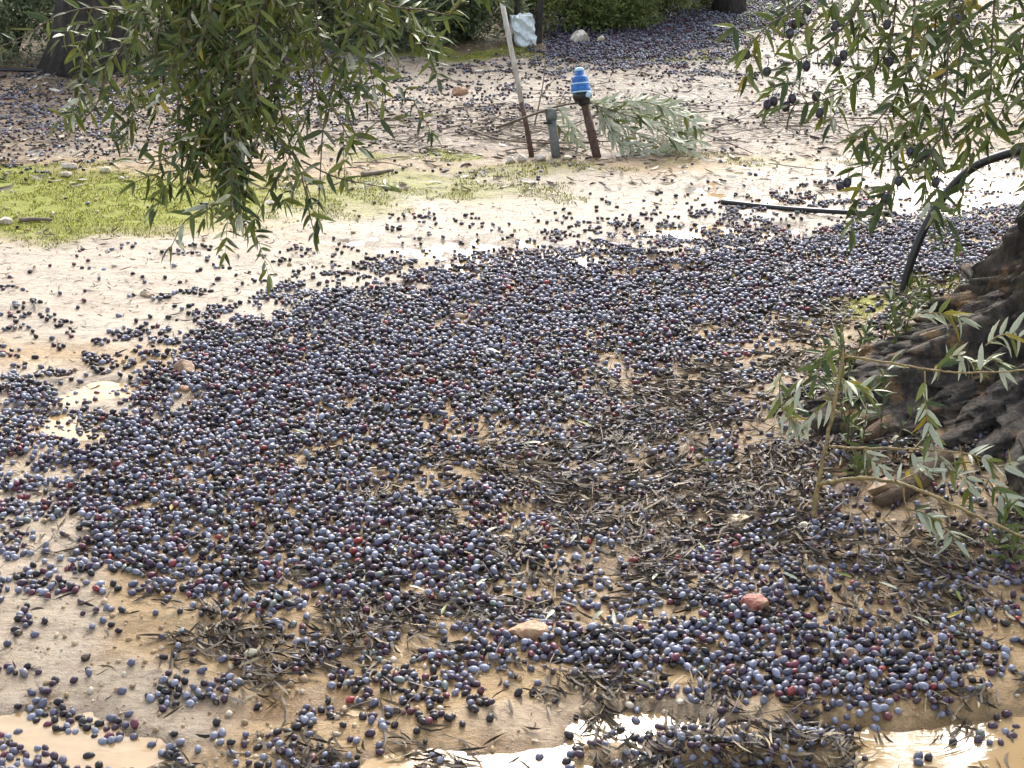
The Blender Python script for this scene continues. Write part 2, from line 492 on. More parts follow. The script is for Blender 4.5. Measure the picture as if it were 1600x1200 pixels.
puddle('puddle', 480, 1950, 1040, 1420, 'muddy puddle around the clump of dark leaf litter')
puddle('puddle', -300, 330, 1000, 1300, 'shallow sheet of muddy water with stranded olives')
puddle('puddle', -250, 300, 540, 730, 'thin muddy rivulet beside the tan stone')
puddle('puddle', 332, 640, 1040, 1150, 'small smooth muddy pool', LEVEL - .0016)
puddle('puddle', 420, 1750, 230, 500, 'thin water film shining between the olives by the hose')

# ------------------------------------------------------------------ where olives and leaf litter lie (runs along strips of the photograph, laid on the ground)
def strips(rows):
    g = np.zeros((len(rows), 32))
    for r, runs in enumerate(rows):
        x = 0
        for (x1, v) in runs:
            g[r, x:x1 // 50] = v; x = x1 // 50
    return g / 9.0
OL = strips([
    [(850, 0), (1050, 6), (1250, 9), (1600, 2)],
    [(850, 0), (1050, 9), (1150, 7), (1600, 1)],
    [(200, 1.2), (400, 4), (550, 5), (900, 2.4), (1100, .6), (1300, .8), (1600, .5)],
    [(200, 3.5), (400, 2), (550, 2.2), (800, 1.5), (1600, .4)],
    [(200, 2.5), (300, 1.5), (700, .4), (1600, .2)],
    [(900, .2), (1250, .2), (1600, .8)],
    [(900, .1), (1000, .6), (1100, 1.2), (1250, 2.2), (1400, 3.2), (1600, 3.5)],
    [(500, .1), (600, .5), (800, 1.5), (950, 3), (1100, 4), (1300, 5.5), (1500, 7.5), (1600, 6)],
    [(100, .3), (250, .4), (450, 1.2), (600, 2.5), (700, 5), (900, 7), (1100, 8), (1450, 9), (1600, 8)],
    [(200, .6), (400, 1.8), (500, 4), (650, 7.5), (1400, 9), (1600, 5)],
    [(200, 1), (300, 3), (400, 6.5), (600, 9), (1000, 9), (1200, 7.5), (1300, 5), (1600, 3)],
    [(50, 4), (150, 3), (200, 2), (300, 7.5), (600, 9), (900, 8), (1100, 6), (1200, 4), (1600, 2)],
    [(100, 8), (200, 3.5), (250, 6), (500, 9), (650, 7), (900, 5.8), (1100, 5.4), (1200, 4.2), (1300, 3.5), (1600, 2)],
    [(50, 7), (150, 3.5), (250, 8), (500, 8.6), (700, 6), (900, 5.4), (1100, 5), (1300, 4.2), (1600, 2)],
    [(100, 8), (450, 8.5), (800, 5.4), (1000, 5), (1200, 3.2), (1400, 3.4), (1600, 1.5)],
    [(100, 5), (500, 7.2), (800, 5.5), (1000, 5.2), (1300, 4.4), (1600, 2.2)],
    [(100, 5), (350, 7), (800, 5.5), (1100, 5.2), (1300, 4.8), (1600, 2.4)],
    [(100, 4.2), (400, 5.8), (800, 5.4), (1100, 5), (1200, 4), (1350, 2.4), (1600, 3.2)],
    [(100, 3), (300, 4.2), (500, 6.2), (800, 6), (1100, 4.5), (1600, 5)],
    [(100, 2.6), (300, 3.2), (500, 5), (800, 5), (1100, 4.5), (1300, 6.5), (1600, 5)],
    [(100, 1.4), (200, 2), (350, 3.5), (500, 4), (700, 4), (900, 6), (1100, 7.5), (1350, 9), (1450, 5.5), (1600, 2)],
    [(150, 3.5), (250, 3.5), (350, 5.5), (400, 4), (550, .5), (800, 2.2), (950, 1.5), (1100, 4.5), (1500, 9), (1600, 1.2)],
    [(100, 2.2), (200, 3.2), (350, 4), (600, 1), (850, 2.2), (1050, 1.2), (1200, 2), (1500, 3), (1600, 1.2)],
    [(100, 4), (300, 2.5), (500, 5), (700, 5), (800, 2.5), (1000, 2.2), (1300, 5), (1600, 1.6)]])
LI = strips([
    [(850, 0), (1600, .3)], [(1600, .6)], [(400, 3), (900, 1), (1600, 2.2)], [(400, 4), (800, 3), (1600, 3)], [(400, 4.5), (1600, 3.2)],
    [(1600, .3)], [(1600, .4)], [(1600, .3)], [(900, .2), (1600, .7)], [(500, .2), (900, .5), (1600, 1)],
    [(400, .2), (800, 1), (1200, 1.8), (1600, 3)], [(300, .6), (700, 1.4), (1000, 2.5), (1200, 3), (1600, 3)],
    [(300, .6), (500, 1.4), (700, 2.2), (900, 3.2), (1300, 5), (1600, 3)], [(300, .6), (500, 1.8), (700, 2.8), (900, 3.6), (1300, 5.6), (1600, 3)],
    [(200, .6), (450, 1.8), (600, 3), (850, 4), (1050, 5.6), (1200, 3.6), (1400, 5.2), (1600, 3)],
    [(200, .8), (450, 2.2), (600, 3.2), (850, 4.2), (1300, 5.8), (1600, 3.5)],
    [(200, .8), (400, 2.4), (600, 3.6), (800, 4.5), (1100, 5.4), (1300, 6), (1600, 3.5)],
    [(200, .8), (400, 2.6), (600, 4), (800, 4.8), (1150, 5.2), (1350, 3), (1600, 4)],
    [(200, .6), (350, 1.6), (600, 4), (800, 4.2), (1100, 4.5), (1600, 4)],
    [(200, .8), (350, 2.4), (600, 5.2), (800, 3.8), (1000, 3.8), (1300, 3), (1600, 3)],
    [(250, .8), (350, 3), (600, 7.2), (750, 4), (1100, 3.5), (1600, 1.8)],
    [(350, .7), (550, 2.5), (800, 1.8), (1000, 5), (1150, 5.5), (1300, 2), (1600, 1)],
    [(250, .8), (600, 1.2), (900, 1), (1050, 1.8), (1300, 6), (1600, 1)],
    [(250, .8), (500, 4.5), (700, 2.2), (950, 1.2), (1350, 8.5), (1600, 1.2)]])
def grid_at(g, px, py):
    x = np.clip(px / 50 - 0.5, 0, 30.999); y = np.clip(py / 50 - 0.5, 0, 22.999)
    xi = x.astype(int); yi = y.astype(int); fx = x - xi; fy = y - yi
    return (g[yi, xi] * (1 - fx) + g[yi, xi + 1] * fx) * (1 - fy) + (g[yi + 1, xi] * (1 - fx) + g[yi + 1, xi + 1] * fx) * fy

def uni(n):                                                    # spread fbm to about 0..1
    return np.clip((n - 0.5) * 2.3 + 0.5, 0.02, 0.98)
def in_view(px, py, mx=170, my=90):
    return (px > -mx) & (px < 1600 + mx) & (py > -60) & (py < 1200 + my)
def off_trunk(X, Y, rad=0.46):
    return (X - TX) ** 2 + (Y - TY) ** 2 > rad ** 2

# --- olives, dropped one by one so that they rest on the ground or on each other
NC = 800000
cx_ = rs.uniform(-3.2, 3.2, NC); cy_ = rs.uniform(1.75, 9.2, NC)
px, py, dd = PX(cx_, cy_)
dens = grid_at(OL, px + 26 * (N1.fbm(cx_ * 6, cy_ * 6, 2) - .5), py + 26 * (N2.fbm(cx_ * 6, cy_ * 6, 2) - .5))
nz = uni(0.5 * N3.fbm(cx_ * 7.5 + 200, cy_ * 10 + 200, 3) + 0.5 * N4.fbm(cx_ * 20 + 100, cy_ * 26 + 100, 2))
prob = sstep(-0.13, 0.16, dens * 0.93 - nz) * np.clip(dens * 6, 0, 1)
prob = np.maximum(prob, dens * np.where(grid_at(LI, px, py) > .3, .2, .075))
# stones push the olives aside
STONES = [  # px, py, size (m) x y z, material, label
    (1183, 950, (.034, .028, .024), 'red', 'brick red stone lying among the olives and dark leaves'),
    (826, 990, (.044, .030, .018), 'orange', 'flat pinkish orange stone half buried among the olives'),
    (291, 584, (.036, .022, .030), 'tan', 'brown tilted stone at the edge of the olive drift'),
    (770, 554, (.028, .018, .012), 'white', 'small flat whitish stone in the middle of the olives'),
    (718, 496, (.021, .014, .010), 'buff', 'dull buff stone sunk into the dense blue olives'),
    (655, 578, (.020, .014, .010), 'buff', 'small buff stone in mossy olives short of the whitish stone'),
    (393, 1028, (.0165, .013, .016), 'cream', 'round cream pebble on a heap of dark leaves'),
    (1327, 1030, (.018, .014, .017), 'tan', 'small upright orange brown stone in the dense front olive drift'),
    (1385, 770, (.050, .030, .028), 'tan', 'reddish stone under the yellow arching twig'),
    (718, 147, (.055, .035, .028), 'orange', 'orange clod beyond the white shining puddle'),
    (906, 66, (.07, .05, .05), 'white', 'white rock in front of the dark green shrubs'),
    (938, 66, (.03, .03, .028), 'cream', 'small cream rock next to the white rock under the shrubs'),
    (814, 250, (.028, .02, .022), 'white', 'white stone at the foot of the rusty stake'),
    (846, 250, (.030, .022, .026), 'white', 'white stone between the stake and the grey pipe'),
    (885, 249, (.026, .018, .016), 'cream', 'cream stone between the grey and the brown pipe'),
    (798, 253, (.026, .02, .018), 'white', 'pale stone in moss left by the stake foot'),
    (110, 262, (.04, .025, .018), 'white', 'long pale stone at the upper rim of the moss'),
    (103, 274, (.028, .018, .014), 'white', 'small whitish stone in the moss below the long pale stone'),
    (165, 268, (.022, .018, .014), 'cream', 'little cream stone on the bright moss'),
    (8, 348, (.030, .02, .016), 'white', 'whitish stone at the lower rim of the moss'),
    (422, 319, (.026, .018, .012), 'white', 'white chip on thin moss under the hanging branch'),
    (330, 246, (.05, .03, .016), 'white', 'flat white stone behind the hanging branch tips'),
    (228, 462, (.020, .014, .012), 'buff', 'buff pebble stranded on the pale silt'),
    (290, 608, (.022, .014, .008), 'orange', 'flat orange chip below the brown tilted stone'),
    (1150, 815, (.030, .02, .010), 'buff', 'buff clod in the dark litter by the cut branch'),
    (1253, 826, (.016, .014, .012), 'cream', 'cream pebble at the foot of the cut branch')]
keep = np.ones(NC, bool)
for (sx, sy, sz, m_, l_) in STONES:
    g = G(sx, sy)
    keep &= ((cx_ - g[0]) / sz[0]) ** 2 + ((cy_ - g[1]) / sz[1]) ** 2 > .75
ok = in_view(px, py) & (rs.rand(NC) < prob) & off_trunk(cx_, cy_, 0.5) & keep
cx_, cy_, dens = cx_[ok], cy_[ok], dens[ok]
hz = H(cx_, cy_)
cell = 0.0165
hashg = {}
ox, oy, oz, orad, odens = [], [], [], [], []
for i in range(len(cx_)):
    x, y = float(cx_[i]), float(cy_[i])
    r = 0.0050 + 0.0021 * rnd.random()
    if rnd.random() < 0.10: r *= rnd.uniform(.6, .85)
    kx, ky = int(x // cell), int(y // cell)
    z = float(hz[i]) + r * rnd.uniform(.45, .85); top = z; hits = 0
    for a in (-1, 0, 1):
        for b in (-1, 0, 1):
            for j in hashg.get((kx + a, ky + b), ()):
                d2 = (x - ox[j]) ** 2 + (y - oy[j]) ** 2
                s = (r + orad[j]) * 0.98
                if d2 < s * s:
                    zz = oz[j] + math.sqrt(s * s - d2)
                    hits += 1
                    if zz > top: top = zz
    lift = top - z
    if lift > 0.0015:
        lim = 0.7 * r if dens[i] < .6 else 1.7 * r
        if lift > lim or rnd.random() < (0.6 if dens[i] < .6 else 0.2): continue
    hashg.setdefault((kx, ky), []).append(len(ox))
    ox.append(x); oy.append(y); oz.append(top); orad.append(r); odens.append(float(dens[i]))
ox, oy, oz, orad, odens = map(np.array, (ox, oy, oz, orad, odens))
NO = len(ox)
print('olives', NO)
opx, opy, odp = PX(ox, oy, oz)
# colour of the skin: waxy blue bloom, black, brown purple, wine, red, green
kind_r = rs.rand(NO) + 0.25 * (N2.fbm(ox * 5 + 60, oy * 5 + 60, 2) - .5)
OCOL = [('dusty blue', (0.215, 0.228, 0.300)), ('slate blue', (0.100, 0.103, 0.155)), ('black', (0.015, 0.013, 0.018)), ('dark purple', (0.058, 0.032, 0.058)),
        ('wine red', (0.135, 0.034, 0.055)), ('bright red', (0.25, 0.035, 0.035)), ('grey green', (0.16, 0.19, 0.18))]
EDG = np.array([0.25, 0.49, 0.74, 0.915, 0.972, 0.982])
lone = odens < 0.3                                            # stranded ones are wet and darker
kind_r = np.where(lone & (kind_r < 0.42) & (rs.rand(NO) < .55), 0.6, kind_r)
ok_ = np.searchsorted(EDG, kind_r)
otint = np.array([c for _, c in OCOL])[ok_] * rs.uniform(0.75, 1.25, (NO, 1))
oasp = rs.uniform(1.1, 1.62, NO)
oyaw = rs.uniform(0, 2 * math.pi, NO); opit = rs.normal(0, 0.28, NO)
opit = np.where(rs.rand(NO) < .12, rs.uniform(-1.3, 1.3, NO), opit)

def olive_shape(seg, rings, seed=0):
    """an olive along +X: pointed tip, dimple at the stalk end"""
    v = [(-0.97, 0, 0)]
    for i in range(1, rings):
        t = math.pi * i / rings
        x = -math.cos(t); r = math.sin(t) ** 0.92 * (1 - 0.07 * x)
        for k in range(seg):
            a = 2 * math.pi * (k + 0.5 * (i % 2)) / seg
            v.append((x, r * math.cos(a), r * math.sin(a)))
    v.append((1.07, 0, 0))
    f = []
    for k in range(seg): f.append((0, 1 + (k + 1) % seg, 1 + k))
    for i in range(rings - 2):
        for k in range(seg):
            a = 1 + i * seg + k; b = 1 + i * seg + (k + 1) % seg; c = a + seg; d = b + seg
            f.append((a, b, c)); f.append((b, d, c))
    l = len(v) - 1; s = 1 + (rings - 2) * seg
    for k in range(seg): f.append((l, s + k, s + (k + 1) % seg))
    return np.array(v), np.array(f)

def olives_mesh(name, sel, seg, rings):
    V0, F0 = olive_shape(seg, rings)
    n = len(sel)
    r = orad[sel]; S = np.stack([r * oasp[sel], r * rs.uniform(.94, 1.06, n), r], -1)
    v = V0[None] * S[:, None, :] * (1 + rs.normal(0, 1, (n, len(V0), 1)) * np.where(rs.rand(n) < .1, .10, .03)[:, None, None])
    cpi, spi = np.cos(opit[sel])[:, None], np.sin(opit[sel])[:, None]
    x = v[..., 0] * cpi + v[..., 2] * spi; z = -v[..., 0] * spi + v[..., 2] * cpi
    cy, sy = np.cos(oyaw[sel])[:, None], np.sin(oyaw[sel])[:, None]
    X = x * cy - v[..., 1] * sy + ox[sel][:, None]; Y = x * sy + v[..., 1] * cy + oy[sel][:, None]
    V = np.stack([X, Y, z + oz[sel][:, None]], -1).reshape(-1, 3)
    FF = (F0[None] + (np.arange(n) * len(V0))[:, None, None]).reshape(-1, 3)
    T = np.repeat(otint[sel], len(V0), 0)
    # bloom is rubbed off unevenly
    T = T * rs.uniform(0.75, 1.2, (len(T), 1))
    return raw_mesh(name, V, FF, M['olive'], T)

infr = (opx > 4) & (opx < 1596) & (opy > 4) & (opy < 1194)
covered = np.zeros(NO, bool)
order = np.argsort(np.where(infr, odp, 99))
single = order[:300]
rest = np.ones(NO, bool); rest[single] = False
rest = np.nonzero(rest)[0]
for nm, a, b, seg, rg, lab in (
        ('fallen_olives', 0, 3.0, 8, 5, 'drift of fallen blue and black olives on the near ground'),
        ('fallen_olives', 3.0, 4.6, 6, 4, 'dense drift of fallen blue black olives across the middle ground'),
        ('fallen_olives', 4.6, 99, 5, 3, 'far scatter and bank of fallen dark olives')):
    s = rest[(odp[rest] >= a) & (odp[rest] < b)]
    tag(olives_mesh(nm, s, seg, rg), lab, 'olives', kind='stuff')
# the 300 that show largest, each on its own
ovar = {}
for ci, (cn, cc) in enumerate(OCOL):
    for k in range(3):
        V0, F0 = olive_shape(12, 8)
        sc = np.array([1.15 + .13 * k, 1.0, 0.97 + .03 * k])
        me_o = raw_mesh('olive', V0 * sc, F0, M['olive'], np.array(cc)[None] * rs.uniform(.75, 1.25, (len(V0), 1)))
        ovar[ci, k] = me_o.data; bpy.data.objects.remove(me_o)
li_at = grid_at(LI, opx, opy)
MARKS = [(G(393, 1028), 'cream pebble'), (G(826, 990), 'pinkish orange stone'), (G(1183, 950), 'brick red stone'), (G(1327, 1030), 'upright brown stone'), (G(1180, 1165), 'leaf clump in puddle')]
for i in single:
    ci = int(ok_[i])
    o = bpy.data.objects.new('olive', ovar[ci, rnd.randrange(3)]); C.objects.link(o)
    o.location = (ox[i], oy[i], oz[i]); o.scale = (orad[i],) * 3
    o.rotation_euler = (0, opit[i], oyaw[i])
    where = 'in muddy water' if Hs(ox[i], oy[i]) < LEVEL else ('on dark leaf litter' if li_at[i] > .42 else
            ('packed among others' if odens[i] > .5 else 'loose on wet sand'))
    mk = min(MARKS, key=lambda q: (q[0][0] - ox[i]) ** 2 + (q[0][1] - oy[i]) ** 2)[1]
    sz_w = 'small' if orad[i] < .0054 else ('plump' if orad[i] > .0064 else 'middling')
    tag(o, f'{sz_w} {OCOL[ci][0]} olive {where}, nearest the {mk}', 'olive', 'foreground fallen olives')

# ------------------------------------------------------------------ leaf litter
def litter(name, X, Y, L, W, tints, zlift, tilt, lab, mat, kind='stuff', yaw=None):
    n = len(X)
    t = np.array([0, .22, .5, .78, 1.0]); w = np.array([.12, .72, 1.0, .7, .05])
    V0 = []
    for a, b in zip(t, w): V0 += [(a - .5, -b * .5, 0.0), (a - .5, b * .5, 0.0)]
    V0 = np.array(V0)
    F0 = np.array([(0, 2, 3, 1), (2, 4, 5, 3), (4, 6, 7, 5), (6, 8, 9, 7)])
    v = np.repeat(V0[None], n, 0)
    bend = rs.normal(0, .38, n)[:, None]; curl = rs.normal(0.1, .2, n)[:, None]; roll = rs.normal(0, .9, n)[:, None]
    x = v[..., 0] * L[:, None]; y = v[..., 1] * W[:, None] + bend * L[:, None] * (v[..., 0] ** 2 - .1)
    z = curl * L[:, None] * v[..., 0] ** 2 + np.sin(roll) * v[..., 1] * W[:, None]
    y = y - v[..., 1] * W[:, None] * (1 - np.cos(roll))
    ti = rs.normal(0, tilt, n)[:, None]
    z = z + x * np.sin(ti); x = x * np.cos(ti)
    yw = (rs.uniform(0, 2 * math.pi, n) if yaw is None else yaw)[:, None]
    XX = X[:, None] + x * np.cos(yw) - y * np.sin(yw); YY = Y[:, None] + x * np.sin(yw) + y * np.cos(yw)
    ZZ = H(XX, YY)
    ZZ = np.maximum(ZZ + 0.0015, H(X, Y)[:, None] + zlift[:, None] + z)
    V = np.stack([XX, YY, ZZ], -1).reshape(-1, 3)
    FF = (F0[None] + (np.arange(n) * 10)[:, None, None]).reshape(-1, 4)
    o = raw_mesh(name, V, FF, mat, np.repeat(tints, 10, 0) * rs.uniform(.85, 1.15, (n * 10, 1)))
    return tag(o, lab, 'leaf litter', kind=kind)
NL = 150000
X = rs.uniform(-3.0, 3.0, NL); Y = np.where(rs.rand(NL) < .8, rs.uniform(1.75, 4.6, NL), rs.uniform(4.6, 8.6, NL))
X = np.where(Y < 4.6, X * .55, X)
px, py, dd = PX(X, Y)
dl = grid_at(LI, px, py)
nz = uni(.6 * N2.fbm(X * 7 + 400, Y * 9 + 400, 3) + .4 * N1.fbm(X * 20 + 20, Y * 20 + 20, 2))
pl = np.maximum(sstep(-.2, .2, dl * .95 - nz), dl * .22) * np.clip(dl * 5, 0, 1) * .88
ok = in_view(px, py) & (rs.rand(NL) < pl) & off_trunk(X, Y, .5)
X, Y, dl, py = X[ok], Y[ok], dl[ok], py[ok]
n = len(X); print('litter', n)
pal = np.array([(.030, .023, .017), (.055, .040, .027), (.090, .066, .042), (.135, .10, .062), (.20, .15, .09), (.34, .27, .16)])
ti = pal[np.searchsorted(np.cumsum([.28, .26, .20, .14, .08]), rs.rand(n))] * rs.uniform(.8, 1.25, (n, 1))
yaw = uni(N4.fbm(X * 3 + 7, Y * 3 + 7, 2)) * 3.0 - 1.5 + rs.normal(0, .75, n)      # washed into line by the run-off
litter('leaf_litter', X, Y, rs.uniform(.026, .060, n), rs.uniform(.0032, .0068, n), ti,
       rs.uniform(.001, .008, n) + rs.rand(n) * .010 * dl, .13, 'wet dark brown fallen olive leaves washed into streaks', M['litter'], yaw=yaw)
# pale crumbs and dead leaves of the far ground
n = 5200
X = rs.uniform(-2.9, 2.9, n); Y = rs.uniform(4.9, 8.3, n)
px, py, dd = PX(X, Y)
ok = in_view(px, py) & (py < 300) & (py > 85) & (rs.rand(n) < .35 + .65 * uni(N1.fbm(X * 4, Y * 4, 2)))
X, Y = X[ok], Y[ok]; n = len(X)
pal2 = np.array([(.52, .48, .40), (.36, .30, .22), (.16, .12, .09), (.07, .055, .045)])
litter('pale_leaf_litter', X, Y, rs.uniform(.03, .07, n), rs.uniform(.007, .016, n), pal2[rs.randint(0, 4, n)] * rs.uniform(.8, 1.2, (n, 1)),
       rs.uniform(.001, .006, n), .2, 'bleached and brown dead leaves on the ground around the pipes', M['litter'])
# specks of floating debris and crumbs on the silt
n = 5200
X = rs.uniform(-2.4, 2.4, n); Y = rs.uniform(1.9, 5.6, n)
px, py, dd = PX(X, Y)
ok = in_view(px, py) & (blobs(px, py, SILT) > .4); X, Y = X[ok], Y[ok]; n = len(X)
litter('silt_debris', X, Y, rs.uniform(.012, .04, n), rs.uniform(.002, .005, n), pal[rs.randint(0, 4, n)],
       rs.uniform(.001, .002, n), .05, 'fine dark stalks and leaf bits stuck on the pale silt', M['litter'])

# clods and grit
n = 20000
X = rs.uniform(-2.9, 2.9, n); Y = 1.8 + 6.2 * rs.rand(n) ** 1.5
X = X * np.clip(Y / 4.5, .42, 1)
px, py, dd = PX(X, Y)
ok = in_view(px, py) & (H(X, Y) > LEVEL) & (rs.rand(n) < .25 + .75 * uni(N4.fbm(X * 6 + 11, Y * 6 + 11, 2))); X, Y = X[ok], Y[ok]; n = len(X)
t_ = (1 + 5 ** .5) / 2
IV = np.array([(-1, t_, 0), (1, t_, 0), (-1, -t_, 0), (1, -t_, 0), (0, -1, t_), (0, 1, t_), (0, -1, -t_), (0, 1, -t_), (t_, 0, -1), (t_, 0, 1), (-t_, 0, -1), (-t_, 0, 1)]) / 1.9
IF = np.array([(0, 11, 5), (0, 5, 1), (0, 1, 7), (0, 7, 10), (0, 10, 11), (1, 5, 9), (5, 11, 4), (11, 10, 2), (10, 7, 6), (7, 1, 8), (3, 9, 4), (3, 4, 2), (3, 2, 6), (3, 6, 8), (3, 8, 9), (4, 9, 5), (2, 4, 11), (6, 2, 10), (8, 6, 7), (9, 8, 1)])
sz_ = (.0013 + .0062 * rs.rand(n) ** 3.5)[:, None, None] * rs.uniform(.6, 1.4, (n, 1, 3))
V = IV[None] * sz_ * rs.uniform(.75, 1.25, (n, 12, 1)) + np.stack([X, Y, H(X, Y) + sz_[:, 0, 2] * .2], -1)[:, None, :]
ct = np.array([(.40, .28, .15), (.46, .36, .24), (.30, .21, .12), (.55, .48, .38)])[rs.randint(0, 4, n)]
tag(raw_mesh('soil_crumbs', V.reshape(-1, 3), (IF[None] + (np.arange(n) * 12)[:, None, None]).reshape(-1, 3), M['litter'], np.repeat(ct, 12, 0), smooth=False), 'clods and grit scattered over the wet soil', 'grit', kind='stuff')

# single pale or yellow leaves that stand out from the litter
LEAF_T = [0, .12, .38, .7, 1.0]; LEAF_W = [.025, .085, .105, .07, .0]
def leaf_shape(bend, fold, twist=0.0, wscale=1.0):
    top = []
    for t, w in zip(LEAF_T, LEAF_W):
        w *= wscale
        z = -bend * t * t; a = twist * t
        for s in (-1, 0, 1):
            top.append((s * w * math.cos(a), t, z + abs(s) * fold * w + s * w * math.sin(a)))
    top = np.array(top); bot = top.copy(); bot[:, 2] -= 0.008
    v = np.concatenate([top, bot]); f = []; mi = []
    for i in range(4):
        for s in range(2):
            a = i * 3 + s
            f.append((a, a + 1, a + 4, a + 3)); mi.append(0)
            f.append((15 + a, 15 + a + 3, 15 + a + 4, 15 + a + 1)); mi.append(1)
    return v, f, mi
LSH = [leaf_shape(.10, .35), leaf_shape(.22, .5, .3), leaf_shape(-.08, .25, -.4), leaf_shape(.32, .3, .7, .85), leaf_shape(.05, .6, -.8, 1.1)]
LMESH = {}
def leaf_mesh(ci, si):
    if (ci, si) not in LMESH:
        v, f, mi = LSH[si]
        me = bpy.data.meshes.new('leaf'); me.from_pydata(v.tolist(), [], f)
        me.materials.append(M['lt_' + LEAFC[ci][0]]); me.materials.append(M['lu_' + LEAFC[ci][0]])
        me.polygons.foreach_set('material_index', mi); me.polygons.foreach_set('use_smooth', [True] * len(f)); me.update()
        LMESH[ci, si] = me
    return LMESH[ci, si]
def leaf_matrix(base, d, nrm, L):
    d = np.asarray(d, float); d /= np.linalg.norm(d)
    nrm = np.asarray(nrm, float); x = np.cross(d, nrm)
    if np.linalg.norm(x) < 1e-4: x = np.cross(d, (1, 0.3, 0.1))
    x /= np.linalg.norm(x); z = np.cross(x, d)
    return np.column_stack([x * L, d * L, z * L]), np.asarray(base, float)
def leaf_object(parent, base, d, nrm, L, ci, si):
    R, b = leaf_matrix(base, d, nrm, L)
    o = bpy.data.objects.new('leaf', leaf_mesh(ci, si)); C.objects.link(o)
    off = np.zeros(3)
    if parent is not None: o.parent = parent; off = np.array(parent.location)
    m4 = Matrix.Identity(4)
    for i in range(3):
        for j in range(3): m4[i][j] = R[i, j]
        m4[i][3] = b[i] - off[i]
    o.matrix_local = m4
    return o
FALLEN = [(1478, 975, 3), (865, 963, 4), (745, 925, 4), (940, 965, 4), (1175, 1178, 3), (1222, 1180, 2), (1330, 912, 2), (1450, 985, 4), (690, 970, 2), (270, 797, 3),
          (376, 688, 4), (483, 686, 4), (640, 925, 4), (960, 985, 4), (1500, 950, 2), (1020, 915, 4), (925, 675, 2), (1095, 730, 2), (590, 795, 4), (845, 700, 4),
          (1245, 915, 4), (1100, 870, 2), (760, 840, 4), (1400, 930, 4), (900, 845, 4), (610, 860, 4)]
for k, (fx, fy, ci) in enumerate(FALLEN):
    g = G(fx, fy); a = rnd.uniform(0, 6.28)
    o = leaf_object(None, g + np.array([0, 0, .014]), (math.cos(a), math.sin(a), rnd.uniform(.05, .4)), (rnd.uniform(-.5, .5), rnd.uniform(-.7, .2), 1), rnd.uniform(.032, .046), ci, rnd.randrange(5))
    o.name = 'fallen_leaf'
    where = 'on the leaf clump in the puddle' if fy > 1100 else ('on the dense blue olive drift' if fx < 650 and fy < 900 else 'on the dark litter and olives')
    tag(o, {2: 'yellow green', 3: 'bright yellow', 4: 'pale silvery'}[ci] + ' fallen olive leaf ' + where, 'leaf', 'pale leaves standing out from the litter')

# ------------------------------------------------------------------ stones
def stone(px_, py_, sz, mat, label, seed):
    r = np.random.RandomState(seed)
    g = G(px_, py_)
    ph = (1 + 5 ** .5) / 2
    import bmesh
    bm = bmesh.new(); bmesh.ops.create_icosphere(bm, subdivisions=3, radius=1)
    planes = [(lambda v: v / np.linalg.norm(v))(r.normal(size=3)) for _ in range(11)]
    offs = r.uniform(.5, .9, 11)
    for v in bm.verts:
        p = np.array(v.co)
        for q, o_ in zip(planes, offs):
            e = p @ q - o_
            if e > 0: p = p - q * e * .92
        p = p * (1 + .05 * math.sin(7 * p[0] + seed) * math.sin(6 * p[1])) + r.normal(0, .012, 3)
        v.co = p * np.array(sz) * .92
    me = bpy.data.meshes.new('stone'); bm.to_mesh(me); bm.free()
    me.materials.append(M['stone_' + mat])
    o = bpy.data.objects.new('stone', me); C.objects.link(o)
    o.location = (g[0], g[1], g[2] + sz[2] * .38); o.rotation_euler = (r.uniform(-.2, .2), r.uniform(-.2, .2), r.uniform(-.5, .5))
    tag(o, label, 'stone', 'loose stones')
for k, s in enumerate(STONES): stone(*s, 40 + k)

# ------------------------------------------------------------------ leafy branches
def world_path(pts, n=4):
    return smooth_path([P(*p) for p in pts], n)

class Leaves:
    """collects leaves of one plant, then links the ones that show largest as parts and joins the rest"""
    def __init__(self): self.l = []
    def add(self, base, d, nrm, L, ci): self.l.append((np.asarray(base, float), np.asarray(d, float), np.asarray(nrm, float), L, ci, rnd.randrange(5)))
    def build(self, parent, limit=290, rest_name='foliage'):
        B = np.array([x[0] + x[1] / np.linalg.norm(x[1]) * x[3] * .5 for x in self.l])
        px, py, d = PX(B[:, 0], B[:, 1], B[:, 2])
        vis = (px > 0) & (px < 1600) & (py > 0) & (py < 1200)
        vd = (B - CAM) / d[:, None]
        face = np.array([np.linalg.norm(np.cross(x[1] / np.linalg.norm(x[1]), v / np.linalg.norm(v))) for x, v in zip(self.l, vd)])
        size = np.where(vis, np.array([x[3] for x in self.l]) / d * (0.3 + face), 0)
        order = np.argsort(-size)
        mb = MB(); nsing = 0
        for r, i in enumerate(order):
            b, dr, nr, L, ci, si = self.l[i]
            if r < limit and size[i] > 0:
                leaf_object(parent, b, dr, nr, L, ci, si); nsing += 1
            else:
                R, bb = leaf_matrix(b, dr, nr, L)
                v, f, mi = LSH[si]
                v = v @ R.T + bb
                mb.add(v, f[0::2], ci * 2); mb.v.append(np.zeros((0, 3)))
                for q in f[1::2]: mb.f.append(tuple(k + mb.n - len(v) for k in q)); mb.mi.append(ci * 2 + 1)
        if mb.n:
            mats = []
            for nm, _, _ in LEAFC: mats += [M['lt_' + nm], M['lu_' + nm]]
            o = mb.build(rest_name, mats, parent); o['kind'] = 'stuff'

def pick(w):
    r = rnd.random() * sum(w)
    for i, x in enumerate(w):
        r -= x
        if r <= 0: return i
    return 0

